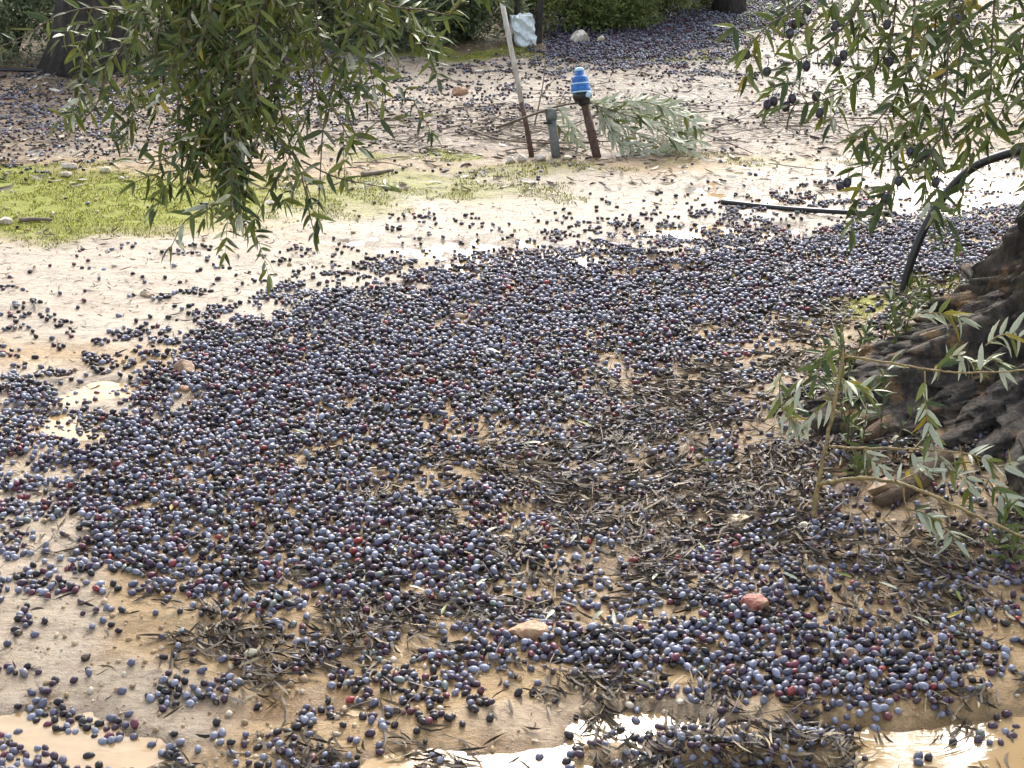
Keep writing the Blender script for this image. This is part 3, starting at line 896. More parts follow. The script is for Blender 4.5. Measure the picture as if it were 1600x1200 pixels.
def leafy(mb, leaves, path, r0, r1, spacing, L, colw, start=0.0, side_every=None, side_len=.12, seg=5, spread=.8, droop=.35, mi=0, lone_side=None, twigs=True):
    """a stem with leaves in opposite pairs, and side twigs"""
    path = np.asarray(path)
    if twigs:
        mb.tube(path, list(np.linspace(r0, r1, len(path))), seg, mi)
    sl = np.linalg.norm(np.diff(path, axis=0), axis=1); cum = np.concatenate([[0], np.cumsum(sl)]); tot = cum[-1]
    s = start * tot; ang = rnd.uniform(0, 6.28); nside = 0; ls = s
    while s < tot:
        k = min(np.searchsorted(cum, s, side='right') - 1, len(path) - 2)
        t = (s - cum[k]) / max(sl[k], 1e-6)
        p = path[k] * (1 - t) + path[k + 1] * t
        T = path[k + 1] - path[k]; T = T / np.linalg.norm(T)
        u = np.cross(T, (0.3, 0.2, 1)); u /= np.linalg.norm(u); w = np.cross(T, u)
        ang += 1.57 + rnd.uniform(-.4, .4)
        for sgn in (0, math.pi):
            if rnd.random() < .13: continue
            a = ang + sgn + rnd.uniform(-.3, .3)
            if lone_side is not None: a = lone_side + (0.5 if sgn else -0.5) + rnd.uniform(-.3, .3)
            rad = math.cos(a) * u + math.sin(a) * w
            d = T * rnd.uniform(.3, 1.0) + rad * spread * rnd.uniform(.8, 1.3) + np.array([0, 0, -droop * rnd.uniform(-.6, 1.2)])
            nrm = np.array([0, 0, 1.0]) * .8 + T * .2 + np.array([rnd.uniform(-.8, .8), rnd.uniform(-1.1, .5), 0])
            leaves.add(p + rad * r1, d, nrm, L * rnd.uniform(.65, 1.2), pick(colw))
        if side_every and s - ls > side_every * rnd.uniform(.6, 1.4):
            ls = s
            a = rnd.uniform(0, 6.28); rad = math.cos(a) * u + math.sin(a) * w
            ln = side_len * rnd.uniform(.5, 1.3)
            q0 = p; q1 = p + (rad * .8 + T * .6) * ln * .5; q2 = q1 + (rad * .5 + T * .6 + np.array([0, 0, -.55])) * ln * .55
            leafy(mb, leaves, smooth_path([q0, q1, q2], 3), r1 * .9, r1 * .5, spacing, L * .9, colw, .15, None, seg=4, spread=spread, droop=droop, mi=mi)
        s += spacing * rnd.uniform(.8, 1.25)
    for _ in range(2):
        T = path[-1] - path[-2]; T /= np.linalg.norm(T)
        leaves.add(path[-1], T + np.array([rnd.uniform(-.4, .4), rnd.uniform(-.4, .4), rnd.uniform(-.4, .2)]), (rnd.uniform(-1, 1), rnd.uniform(-1, 0), 1), L * .9, pick(colw))

def hang_olive(parent, p, r=.0085, seed=0):
    """olive on its stalk: p is the middle of the fruit"""
    V0, F0 = olive_shape(12, 8)
    mb = MB()
    ax = np.array([rnd.uniform(-.35, .35), rnd.uniform(-.3, .3), -1.0]); ax /= np.linalg.norm(ax)
    y = np.cross((0, 1, 0.1), ax); y /= np.linalg.norm(y); z = np.cross(ax, y)
    R = np.column_stack([ax * r * 1.35, y * r, z * r])
    mb.add(V0 @ R.T + p, [tuple(q) for q in F0], 0)
    mb.tube([p - ax * r * 1.3, p - ax * r * 2.2 + np.array([.002, 0, 0]), p - ax * r * 3.6 + np.array([rnd.uniform(-.008, .008), 0, .002])], [.0012, .001, .0009], 5, 1)
    o = mb.build('olive', [M['hang_olive'], M['twig']], parent)
    return o
def _ho():
    m, nt, b = new_mat('ripe_olive_skin')
    n = noise_node(nt, 120, 4)
    r = ramp(nt, n.outputs[0], [(.35, (.016, .014, .020)), (.7, (.075, .08, .115))])
    nt.links.new(r.outputs[0], b.inputs['Base Color']); b.inputs['Roughness'].default_value = .35
    return m
M['hang_olive'] = _ho()

# --- the old tree at the right: trunk with flared roots
tree = thing('olive_tree', (TX, TY, Hs(TX, TY)), 'old gnarled olive tree with flared mossy roots, hanging leafy fruiting branches', 'olive tree')
hb = Hs(TX, TY)
def trunk_mesh(cx, cy, z0, height, rtop, rflare, hf, seg, rings, seed, lobes, lean=(0, 0), hollow=None):
    nn = Noise(seed)
    t = np.linspace(0, 1, rings + 1)[:, None]; h = -0.10 + (height + .1) * t ** 1.25
    a = (2 * math.pi * np.arange(seg) / seg)[None, :]
    h, a = np.broadcast_arrays(h, a)
    tw = a + .5 * h                                                    # the grain twists
    fl = 0
    for la, w_, wd in lobes: fl = fl + w_ * np.exp(-(np.arctan2(np.sin(tw - la), np.cos(tw - la)) / wd) ** 2)
    r = rtop + rflare * np.exp(-np.maximum(h, -.05) / hf) * (0.52 + fl)
    cs, sn = np.cos(tw), np.sin(tw)
    def cyl(k, hv, n, o): return nn.fbm(cs * k + 40 + o + h * hv * .37, sn * k + 40 + o + h * hv, n)
    r = r * (1 + .40 * (cyl(2.6, 2.2, 3, 0) - .5))
    X0 = r * np.cos(a); Y0 = r * np.sin(a)
    def n3(k, o, st=1.0):
        x, y, z_ = X0 * k + 50 + o, Y0 * k + 50 + o, (h + .2) * k * st + 50 + o
        return np.clip(((nn.fbm(x, y, 2) + nn.fbm(y + 7, z_, 2) + nn.fbm(z_ + 13, x, 2)) / 3 - .5) * 1.9 + .5, 0, 1)
    gr = np.abs(2 * cyl(5, 3.0, 2, 9) - 1); r = r + .10 * (np.minimum(gr * 2.2, 1) - .75)
    r = r + .065 * (n3(8, 0) - .5)
    c1 = np.abs(2 * n3(17, 5, .3) - 1); r = r - .050 * np.exp(-(c1 / .22) ** 2)
    c2 = np.abs(2 * n3(40, 11, .3) - 1); r = r - .026 * np.exp(-(c2 / .3) ** 2)
    r = r + .020 * (n3(75, 3) - .5)
    if hollow:
        for (ha, hh, hw, hd) in hollow:
            q = ((a - ha) / hw) ** 2 + ((h - hh) / (hw * .38)) ** 2
            r = r - hd * np.exp(-q * q)
    V = np.stack([cx + lean[0] * h + r * np.cos(a), cy + lean[1] * h + r * np.sin(a), z0 + h], -1).reshape(-1, 3)
    f = []
    for i in range(rings):
        for k in range(seg):
            k2 = (k + 1) % seg
            f.append((i * seg + k, i * seg + k2, (i + 1) * seg + k2, (i + 1) * seg + k))
    f.append(tuple(rings * seg + k for k in range(seg)))
    mb = MB(); mb.add(V, f); return mb
lob = [(math.radians(a), w_, wd) for a, w_, wd in ((200, .75, .30), (165, .35, .25), (240, .75, .33), (275, .5, .3), (320, .5, .4), (20, .5, .4), (90, .6, .5))]
trunk_mesh(TX, TY, hb, 1.25,   .23, .38, .17, 340, 190, 21, lob, (.10, .05), [(math.radians(176), .20, .16, .07), (math.radians(187), .135, .12, .06)]).build('trunk', M['bark'], tree)
# roots creeping out of the mound
for pts in ([(1500, 560, 3.33), (1440, 590, 3.30), (1405, 620, 3.27), (1388, 660, 3.22), (1350, 690, 3.2)],
            [(1560, 640, 3.2), (1590, 620, 3.22), (1640, 600, 3.25)],
            [(1490, 500, 3.5), (1430, 560, 3.42), (1380, 600, 3.42)],
            [(1470, 720, 3.15), (1420, 765, 3.07), (1370, 790, 3.03)]):
    pts3 = []
    for q in pts:
        g = G(q[0], q[1]); pts3.append(np.array([g[0], g[1], g[2] + .005]) * .75 + P(*q) * .25)
    mb = MB(); path = smooth_path(pts3, 5)
    rr = np.linspace(.030, .014, len(path)) * (1 + .25 * rs.rand(len(path)))
    mb.tube(path, list(rr), 10); mb.build('root', M['root'], tree)
LIMB_R = [[(TX + .1, TY, 1.1), (TX - .25, TY - .25, 1.32), (TX - .6, TY - .42, 1.45), (TX - 1.0, TY - .5, 1.48)],
          [(TX + .1, TY, 1.1), (TX + .25, TY - .1, 1.5), (TX + .1, TY - .3, 1.9)],
          [(TX + .12, TY, 1.15), (TX + .5, TY + .3, 1.6), (TX + .9, TY + .5, 2.0)],
          [(TX - .25, TY - .25, 1.32), (TX - .2, TY - .5, 1.46), (TX - .1, TY - .75, 1.50)]]
for p in LIMB_R:
    path = smooth_path(p, 5); mb = MB(); mb.tube(path, list(np.linspace(.075, .022, len(path))), 9); mb.build('limb', M['bark'], tree)

def stems(tree, paths, L, colw, spacing, r0, side_every, side_len, leaves, spread=.8):
    for p in paths:
        mb = MB(); leafy(mb, leaves, world_path(p, 5), r0, .0011, spacing, L, colw, .12, side_every, side_len, spread=spread)
        mb.build('branch', M['twig'], tree)
CW_R = [3.6, 6, 2.6, .3, .3]
lr = Leaves()
z = 2.95
stems(tree, [
    [(1330, -260, z), (1300, -60, z), (1245, 10, z - .05), (1200, 40, z - .08), (1165, 78, z - .08)],
    [(1370, -260, z), (1350, -20, z), (1300, 60, z), (1255, 90, z), (1225, 105, z)],
    [(1420, -270, z + .1), (1400, 0, z + .1), (1380, 90, z + .05), (1300, 150, z), (1230, 165, z - .02)],
    [(1440, -270, z), (1425, 60, z), (1405, 140, z), (1370, 190, z), (1340, 215, z - .02)],
    [(1480, -270, z + .15), (1460, 60, z + .12), (1440, 160, z + .1), (1400, 240, z + .05), (1335, 262, z)],
    [(1500, -270, z - .1), (1480, 100, z - .1), (1470, 200, z - .08), (1445, 270, z - .05), (1460, 340, z - .05)],
    [(1520, -270, z + .05), (1500, 80, z + .05), (1480, 200, z + .05), (1400, 285, z), (1375, 330, z)],
    [(1570, -270, z), (1550, 60, z), (1545, 160, z), (1510, 235, z)],
    [(1620, -270, z + .1), (1600, 60, z + .1), (1580, 140, z + .1), (1545, 215, z + .1)],
    [(1660, -270, z), (1640, 60, z), (1620, 160, z), (1600, 230, z)],
    [(1380, -270, z + .2), (1370, -40, z + .2), (1345, 30, z + .2), (1340, 100, z + .2)],
    [(1540, -270, z + .25), (1520, -20, z + .2), (1440, 40, z + .2), (1400, 110, z + .2)]], .056, CW_R, .022, .0030, .08, .11, lr, 1.0)
lr.build(tree, 290)
for (hx, hy, hd) in ((1313, 291, z), (1324, 285, z + .01), (1404, 283, z), (1447, 240, z), (1462, 285, z - .04), (1386, 310, z), (1440, 245, z + .05), (1423, 236, z),
                     (1240, 38, z), (1252, 33, z + .02), (1234, 52, z - .02), (1262, 15, z), (1166, 84, z - .06), (1199, 163, z), (1209, 158, z + .01), (1228, 166, z),
                     (1238, 154, z), (1281, 176, z), (1275, 150, z), (1198, 112, z), (1260, 103, z), (1318, 86, z), (1390, 96, z + .05), (1304, 40, z), (1386, 38, z),
                     (1495, 30, z), (1470, 115, z), (1308, 96, z - .02)):
    hang_olive(tree, P(hx, hy, hd))

# crown leaf clouds above the frame and shrub foliage
def leaf_cloud(clumps, n, L, W, pal, name, parent, droop=0.0, kind='stuff'):
    cl = np.array(clumps); k = rs.randint(0, len(cl), n)
    d = rs.normal(size=(n, 3)); d /= np.linalg.norm(d, axis=1, keepdims=True)
    c = cl[k, :3] + d * (cl[k, 3:6]) * (rs.rand(n, 1) ** .42)
    u = rs.normal(size=(n, 3)) + d * .9; u[:, 2] -= droop; u /= np.linalg.norm(u, axis=1, keepdims=True)
    w = np.cross(u, rs.normal(size=(n, 3))); w /= np.linalg.norm(w, axis=1, keepdims=True)
    l = (L * rs.uniform(.6, 1.3, n))[:, None]; ww = (W * rs.uniform(.7, 1.3, n))[:, None]
    nn_ = np.cross(u, w)
    V = np.stack([c, c + u * l * .45 + w * ww * .5 + nn_ * l * .05, c + u * l - nn_ * l * .04, c + u * l * .45 - w * ww * .5 + nn_ * l * .05], 1)
    V[..., 2] = np.maximum(V[..., 2], .01)
    tl = np.array(pal)[rs.randint(0, len(pal), n)] * rs.uniform(.7, 1.3, (n, 1)) * (0.8 + .4 * rs.rand(len(cl), 1)[k])
    o = raw_mesh(name, V.reshape(-1, 3) - np.array(parent.location), np.arange(n * 4).reshape(n, 4), M['bushleaf'], np.repeat(tl, 4, 0), smooth=False)
    o.parent = parent; o['kind'] = kind
    return o
OLP = [(.06, .09, .03), (.10, .13, .05), (.16, .19, .11), (.22, .25, .17)]
leaf_cloud([(TX - .5, TY - .3, 1.85, .5, .35, .22), (TX + .2, TY, 2.2, .6, .5, .35), (TX + .8, TY + .3, 2.2, .55, .5, .35), (TX - .1, TY - .7, 1.9, .4, .3, .22),
            (TX + .2, TY - .3, 2.6, .5, .5, .25)], 3800, .055, .012, OLP, 'crown', tree, .5)

# --- olive branches hanging in from the tree at the left
LX, LY = -2.35, 3.1
ltree = thing('olive_tree', (LX, LY, Hs(LX, LY)), 'olive tree whose dense leafy branch hangs down over the moss', 'olive tree')
trunk_mesh(LX, LY, Hs(LX, LY), 1.15, .15, .22, .16, 48, 36, 5, [(1.0, .4, .5), (3.0, .5, .5), (5.0, .4, .5)]).build('trunk', M['bark'], ltree)
for p in ([(LX, LY, 1.05), (LX + .6, LY, 1.36), (-1.0, 3.1, 1.47), (-.5, 3.1, 1.47), (-.1, 3.1, 1.44)], [(LX, LY, 1.05), (LX - .3, LY + .3, 1.6), (LX - .5, LY + .4, 2.1)],
          [(LX + .3, LY, 1.2), (LX + .8, LY + .2, 1.7), (LX + 1.1, LY + .3, 2.1)]):
    path = smooth_path(p, 5); mb = MB(); mb.tube(path, list(np.linspace(.06, .018, len(path))), 9); mb.build('limb', M['bark'], ltree)
leaf_cloud([(LX, LY, 1.95, .6, .5, .3), (LX + .9, LY + .15, 2.0, .6, .4, .3), (LX + .3, LY, 2.4, .5, .5, .25)], 2600, .055, .012, OLP, 'crown', ltree, .5)
ll = Leaves(); z = 3.1
CW_L = [4, 6, 2.8, .15, .6]
stems(ltree, [
    [(365, -300, z), (360, -60, z), (350, 80, z), (358, 200, z), (370, 290, z), (374, 335, z)],
    [(385, -300, z), (375, -60, z), (372, 100, z - .05), (362, 230, z - .05), (366, 305, z - .03)],
    [(345, -300, z + .1), (340, -40, z + .1), (345, 120, z + .06), (352, 240, z + .04), (348, 285, z)],
    [(330, -300, z), (300, -20, z), (285, 90, z), (278, 190, z), (295, 250, z), (290, 295, z)],
    [(420, -300, z), (430, -20, z), (445, 80, z), (420, 170, z), (395, 240, z), (385, 300, z)],
    [(250, -300, z), (240, -60, z), (215, 30, z), (185, 80, z), (160, 110, z)],
    [(270, -300, z + .15), (250, -20, z + .15), (200, 60, z + .1), (170, 100, z + .1), (150, 165, z + .1), (118, 195, z + .1)],
    [(250, -300, z), (260, -30, z), (245, 60, z), (240, 110, z)],
    [(355, -300, z + .05), (350, -60, z + .05), (365, 60, z), (380, 150, z), (372, 230, z)],
    [(340, -300, z - .05), (345, -60, z - .05), (335, 50, z), (330, 140, z), (340, 210, z), (335, 260, z)],
    [(310, -300, z + .1), (300, -60, z + .1), (320, 40, z), (310, 130, z), (315, 210, z)],
    [(460, -300, z + .1), (470, -60, z + .1), (455, 40, z), (440, 110, z), (430, 170, z)],
    [(520, -300, z), (540, -60, z), (560, 20, z), (575, 90, z), (585, 135, z)],
    [(540, -300, z + .1), (580, -60, z + .1), (620, 20, z + .1), (650, 60, z + .1), (690, 75, z + .1)],
    [(500, -300, z - .05), (520, -60, z), (600, 5, z), (660, 15, z), (705, 25, z)],
    [(480, -300, z), (490, -40, z), (500, 60, z), (525, 130, z), (545, 165, z)],
    [(400, -300, z + .2), (420, -60, z + .2), (470, 30, z + .2), (480, 90, z + .2), (470, 140, z + .2)],
    [(300, -300, z - .1), (310, -60, z - .1), (330, 20, z - .1), (300, 80, z - .1), (260, 110, z - .1)],
    [(350, -300, z + .1), (330, -70, z + .1), (270, 0, z + .1), (220, 10, z + .1), (150, 45, z + .1), (120, 75, z + .1)],
    [(450, -300, z - .1), (440, -60, z - .1), (400, 30, z - .1), (395, 120, z - .1), (410, 170, z - .1)]], .050, CW_L, .016, .0034, .05, .12, ll, 1.05)
# thinner, barer shoots on its right and lower side
for p in ([(430, 120, z), (445, 200, z), (470, 270, z), (485, 340, z), (492, 365, z)], [(490, 60, z), (488, 150, z), (460, 230, z), (420, 300, z), (398, 345, z)],
          [(395, 150, z), (430, 210, z), (475, 280, z), (490, 330, z)], [(520, 130, z), (505, 200, z), (500, 280, z), (497, 345, z)],
          [(470, 250, z), (520, 275, z), (560, 285, z), (598, 292, z)], [(470, 90, z), (520, 170, z), (545, 215, z), (560, 230, z)],
          [(350, 170, z), (290, 205, z), (240, 222, z), (188, 215, z)], [(360, 230, z), (300, 262, z), (250, 270, z), (210, 285, z)],
          [(365, 300, z), (330, 320, z), (290, 345, z), (268, 385, z)], [(345, 190, z), (290, 235, z), (230, 255, z), (205, 250, z)], [(235, 22, z), (150, 12, z), (90, 25, z), (40, 55, z), (-10, 78, z)],
          [(540, 170, z), (560, 215, z), (590, 190, z), (620, 185, z)]):
    mb = MB(); leafy(mb, ll, world_path(p, 5), .0022, .0009, .034, .05, CW_L, .35, None, spread=.85); mb.build('branch', M['twig'], ltree)
ll.build(ltree, 290)

# ------------------------------------------------------------------ cut branch lying propped against the mound
gb = G(1268, 812)
cut = thing('cut_olive_branch', gb, 'cut yellow brown olive branch with silvery leaves propped before the gnarled trunk', 'branch')
lc = Leaves(); CS = [.2, .6, .8, .25, 4]
zb = depth_of(gb)
def part_stem(nm, pts, r0, r1, mat='twig_y', seg=8):
    mb = MB(); path = world_path(pts, 9); n_ = len(path)
    path = path + rs.normal(0, .0009, path.shape)
    rr = np.linspace(r0, r1, n_) * .70 * (1 + .10 * rs.rand(n_)); rr[4::7] *= 1.28                     # swollen leaf nodes
    mb.tube(path, list(rr), seg)
    for i in range(4, n_ - 1, 7):                                                                     # broken spurs
        d = rs.normal(0, 1, 3); d /= np.linalg.norm(d); mb.tube([path[i], path[i] + d * .008, path[i] + d * .013 + np.array([0, 0, .002])], [rr[i] * .5, rr[i] * .4, rr[i] * .25], 5)
    mb.build(nm, M[mat], cut); return path
part_stem('stem', [(1268, 814, zb), (1284, 725, zb - .01), (1304, 630, zb - .01), (1318, 552, zb)], .0068, .0042)
part_stem('twig', [(1278, 758, zb - .01), (1330, 748, zb - .06), (1400, 754, zb - .12), (1460, 776, zb - .16), (1530, 808, zb - .2), (1625, 850, zb - .26)], .0058, .003)
part_stem('twig', [(1317, 557, zb), (1400, 568, zb - .02), (1460, 579, zb - .04), (1540, 582, zb - .05), (1660, 574, zb - .06)], .0036, .002)
part_stem('twig', [(1292, 698, zb - .01), (1380, 701, zb - .04), (1450, 703, zb - .06), (1510, 710, zb - .08), (1545, 728, zb - .1)], .0038, .0015)
part_stem('twig', [(1302, 628, zb), (1290, 605, zb), (1262, 585, zb + .01), (1235, 575, zb + .01)], .0026, .0012, 'deadtwig')
part_stem('twig', [(1318, 552, zb), (1300, 528, zb), (1270, 512, zb + .02), (1225, 508, zb + .03)], .0026, .001, 'deadtwig')
part_stem('twig', [(1412, 756, zb - .12), (1414, 785, zb - .13), (1425, 815, zb - .14), (1445, 850, zb - .16), (1490, 880, zb - .2)], .0026, .001)
def sprig(pts, L=.045, sp_=.016, side=None, start=.1, r0=.0017, w=CS, nm='twig', spread=.8, droop=.45):
    mb = MB(); leafy(mb, lc, world_path(pts, 5), r0, .0008, sp_ * .62, L * 1.1, w, start, None, spread=spread, droop=droop, lone_side=side); mb.build(nm, M['twig_y'], cut)
sprig([(1445, 580, zb - .04), (1447, 640, zb - .05), (1460, 700, zb - .07), (1485, 735, zb - .08), (1510, 750, zb - .09)], .050, .021)
sprig([(1420, 795, zb - .13), (1450, 805, zb - .15), (1480, 830, zb - .16), (1492, 845, zb - .17)], .045, .016)
sprig([(1505, 708, zb - .08), (1535, 715, zb - .1), (1565, 730, zb - .1), (1590, 720, zb - .1)], .045, .018)
sprig([(1500, 708, zb - .08), (1510, 745, zb - .09), (1516, 775, zb - .1)], .04, .03)
sprig([(1350, 703, zb - .03), (1362, 718, zb - .04), (1380, 735, zb - .05)], .045, .03)
sprig([(1425, 705, zb - .05), (1428, 720, zb - .05), (1440, 728, zb - .06)], .04, .02)
sprig([(1262, 585, zb), (1250, 600, zb), (1240, 630, zb), (1245, 660, zb)], .042, .018)
sprig([(1300, 620, zb), (1280, 640, zb - .01), (1262, 655, zb - .01), (1250, 670, zb)], .045, .02)
sprig([(1310, 590, zb), (1330, 600, zb), (1350, 612, zb)], .05, .016)
sprig([(1225, 575, zb + .01), (1218, 600, zb), (1222, 640, zb), (1235, 655, zb)], .045, .022)
sprig([(1325, 556, zb), (1300, 540, zb), (1285, 560, zb), (1275, 590, zb)], .045, .016, w=[2, 3, .8, .1, 2])
sprig([(1460, 578, zb - .03), (1480, 560, zb + .02), (1500, 555, zb + .03), (1520, 570, zb + .03)], .045, .018, w=[1, 2, .8, .1, 3])
sprig([(1540, 540, zb + .1), (1560, 525, zb + .1), (1580, 523, zb + .1), (1600, 530, zb + .1)], .05, .016)
sprig([(1530, 582, zb - .02), (1535, 570, zb), (1550, 560, zb), (1562, 575, zb)], .05, .018)
sprig([(1420, 500, zb + .2), (1450, 490, zb + .2), (1475, 490, zb + .2), (1500, 497, zb + .2)], .05, .018)
sprig([(1540, 745, zb - .1), (1560, 770, zb - .1), (1585, 790, zb - .12)], .045, .016)
sprig([(1400, 754, zb - .12), (1430, 740, zb - .1), (1450, 735, zb - .1)], .04, .03)
lc.build(cut, 280)

# green shoots growing from the roots
def shoot_plant(px_, py_, n, h, spread, label, colw, L=.04, lean=(0, 0)):
    g = G(px_, py_); o = thing('root_sucker', g, label, 'shoots', 'green shoots around the old tree')
    lv = Leaves()
    for i in range(n):
        b = g + np.array([rnd.uniform(-spread, spread) * .5, rnd.uniform(-spread, spread) * .4, -.005])
        hh = h * rnd.uniform(.6, 1.15); dx, dy = rnd.uniform(-.35, .35) * hh + lean[0], rnd.uniform(-.3, .3) * hh + lean[1]
        mb = MB(); leafy(mb, lv, smooth_path([b, b + np.array([dx * .3, dy * .3, hh * .5]), b + np.array([dx, dy, hh])], 4), .0022, .0008, .017, L, colw, .1, None, spread=.9, droop=.1)
        mb.build('stem', M['twig'], o)
    lv.build(o, 60)
shoot_plant(1330, 690, 7, .20, .16, 'thicket of grey green shoots behind the cut branch stem', [5, 5, .6, 0, 2])
shoot_plant(1290, 645, 4, .13, .12, 'low grey green shoots on the left side of the thicket', [4, 5, .6, 0, 2])
shoot_plant(1440, 540, 8, .13, .24, 'leafy green suckers on top of the root flare', [4, 6, 1.5, 0, 1])
shoot_plant(1370, 560, 5, .10, .2, 'small green suckers between moss and root flare', [4, 6, 1.5, 0, 1], .035)
shoot_plant(1480, 500, 5, .10, .15, 'suckers growing beside the hollow of the trunk', [4, 6, 1.5, 0, .5], .04)
shoot_plant(1345, 740, 3, .04, .05, 'small bright green seedling under the middle twig', [2, 6, 2, 0, 0], .035)
shoot_plant(1470, 400, 2, .20, .05, 'tall thin shoot rising between hose and trunk', [4, 6, 1, 0, 0], .04)
shoot_plant(1560, 860, 4, .07, .10, 'grassy green shoots on the sand below the arching twig', [3, 5, 2, 0, 1], .045)

# ------------------------------------------------------------------ hoses
def hose(pts, r, label, extra=None):
    mb = MB(); path = smooth_path(pts, 8); mb.tube(path, r, 12)
    o = mb.build('irrigation_hose', M['hose'], None, org=tuple(path[0])); tag(o, label, 'hose'); return o
h0 = G(1409, 458); zh = depth_of(h0)
hose([h0 + np.array([0, 0, -.01]), P(1425, 405, zh - .03), P(1448, 350, zh - .06), P(1480, 300, zh - .1), P(1520, 262, zh - .15), P(1565, 243, zh - .2), P(1610, 232, zh - .25), P(1700, 215, zh - .35), P(1780, 190, zh - .5)],
     .0118, 'thick black hose arching from the ground up to the old trunk')
def on_ground(lst, lift): return [G(x, y) + np.array([0, 0, lift]) for x, y in lst]
hose(on_ground([(1126, 319), (1190, 326), (1260, 332), (1330, 336), (1398, 337)], .009), .0085, 'straight length of black hose lying on the wet silt')
hose(on_ground([(-60, 110), (60, 112), (150, 113), (240, 116), (330, 118)], .006), .008, 'thin black hose along the foot of the far trunk')

# ------------------------------------------------------------------ stake, pipes and valve
def lathe_dir(mb, base, top, prof, seg=16, mi=0):
    """profile (radius, 0..1) turned round the line base-top"""
    base = np.asarray(base, float); ax = np.asarray(top, float) - base
    pts = [base + ax * t for _, t in prof]
    T = ax / np.linalg.norm(ax); u = np.cross(T, (0, 1, 0.2)); u /= np.linalg.norm(u); w = np.cross(T, u)
    V = [];  f = []
    for (r, t), p in zip(prof, pts):
        for k in range(seg):
            a = 2 * math.pi * k / seg; V.append(p + r * (math.cos(a) * u + math.sin(a) * w))
    for i in range(len(prof) - 1):
        for k in range(seg):
            k2 = (k + 1) % seg; f.append((i * seg + k, i * seg + k2, (i + 1) * seg + k2, (i + 1) * seg + k))
    f.append(tuple(range(seg))[::-1]); f.append(tuple((len(prof) - 1) * seg + k for k in range(seg)))
    mb.add(V, f, mi)

g = G(833, 246); zs = depth_of(g)
st = thing('metal_stake', g, 'tall leaning thin stake, rusty below and flaking white above', 'stake')
mid = P(815, 160, zs - .01); top = P(762, -110, zs - .05)
mb = MB(); mb.tube([g - np.array([0, 0, .03]), g * .5 + mid * .5, mid], [.0105, .010, .0098], 8); mb.build('rusty_foot', M['rust'], st)
mb = MB(); mb.tube([mid, mid * .5 + top * .5, top], [.0099, .0096, .0094], 8); mb.build('painted_shaft', M['whitepaint'], st)

g = G(871, 247); zs = depth_of(g)
gp = thing('grey_pipe', g, 'short grey upright pipe with a wider coupling on top beside the valve', 'pipe')
a, b_ = g - np.array([0, 0, .03]), P(862, 186, zs - .01)
mb = MB(); lathe_dir(mb, a, b_, [(.0175, 0), (.0175, .5), (.017, 1)]); mb.build('shaft', M['greypvc'], gp)
mb = MB(); lathe_dir(mb, b_, P(860, 170, zs - .01), [(.0195, -.15), (.022, .0), (.022, .75), (.019, .95), (.012, 1.0)]); mb.build('coupling', M['greypvc'], gp)
mb = MB(); c_ = P(863, 192, zs - .02); lathe_dir(mb, c_ + np.array([-.034, 0, 0]), c_ + np.array([.0, 0, 0]), [(.006, 0), (.006, 1)], 8); mb.build('side_nipple', M['black'], gp)

g = G(936, 246); zs = depth_of(g)
vv = thing('air_valve', g, 'blue stepped air valve with black collar on a leaning rusty pipe', 'valve')
a, b_ = g - np.array([0, 0, .03]), P(913, 160, zs - .01)
mb = MB(); lathe_dir(mb, a, b_, [(.017, 0), (.0165, .3), (.0178, .52), (.0178, .56), (.0165, .57), (.016, 1)]); mb.build('riser_pipe', M['rust'], vv)
c1 = P(908, 146, zs - .012)
mb = MB(); lathe_dir(mb, b_, c1, [(.020, -.25), (.024, -.1), (.025, .25), (.034, .3), (.036, .95), (.034, 1.0)], 20); mb.build('collar', M['black'], vv)
c2 = P(905, 107, zs - .02)
mb = MB(); lathe_dir(mb, c1, c2, [(.034, 0), (.0385, .02), (.0385, .16), (.037, .19), (.037, .36), (.033, .40), (.031, .44), (.031, .50), (.0305, .62), (.026, .68), (.020, .72), (.0185, .90), (.016, .93)], 24)
vb = mb.build('valve_body', M['blue'], vv)
for t0, t1, r_ in ((.02, .07, .0388), (.36, .40, .0372)):
    mb = MB(); lathe_dir(mb, c1, c2, [(r_ - .002, t0 - .01), (r_ + .001, t0), (r_ + .001, t1), (r_ - .002, t1 + .01)], 24); mb.build('rim', M['paleblue'], vv)
mb = MB(); lathe_dir(mb, c1, c2, [(.0165, .86), (.019, .9), (.019, .97), (.013, 1.03), (.004, 1.05)], 20); mb.build('cap', M['paleblue'], vv)
mb = MB(); q = P(921, 143, zs - .045); lathe_dir(mb, q, P(918, 152, zs - .045), [(.006, 0), (.010, .1), (.010, .9), (.006, 1)], 8); mb.build('side_plug', M['paleblue'], vv)

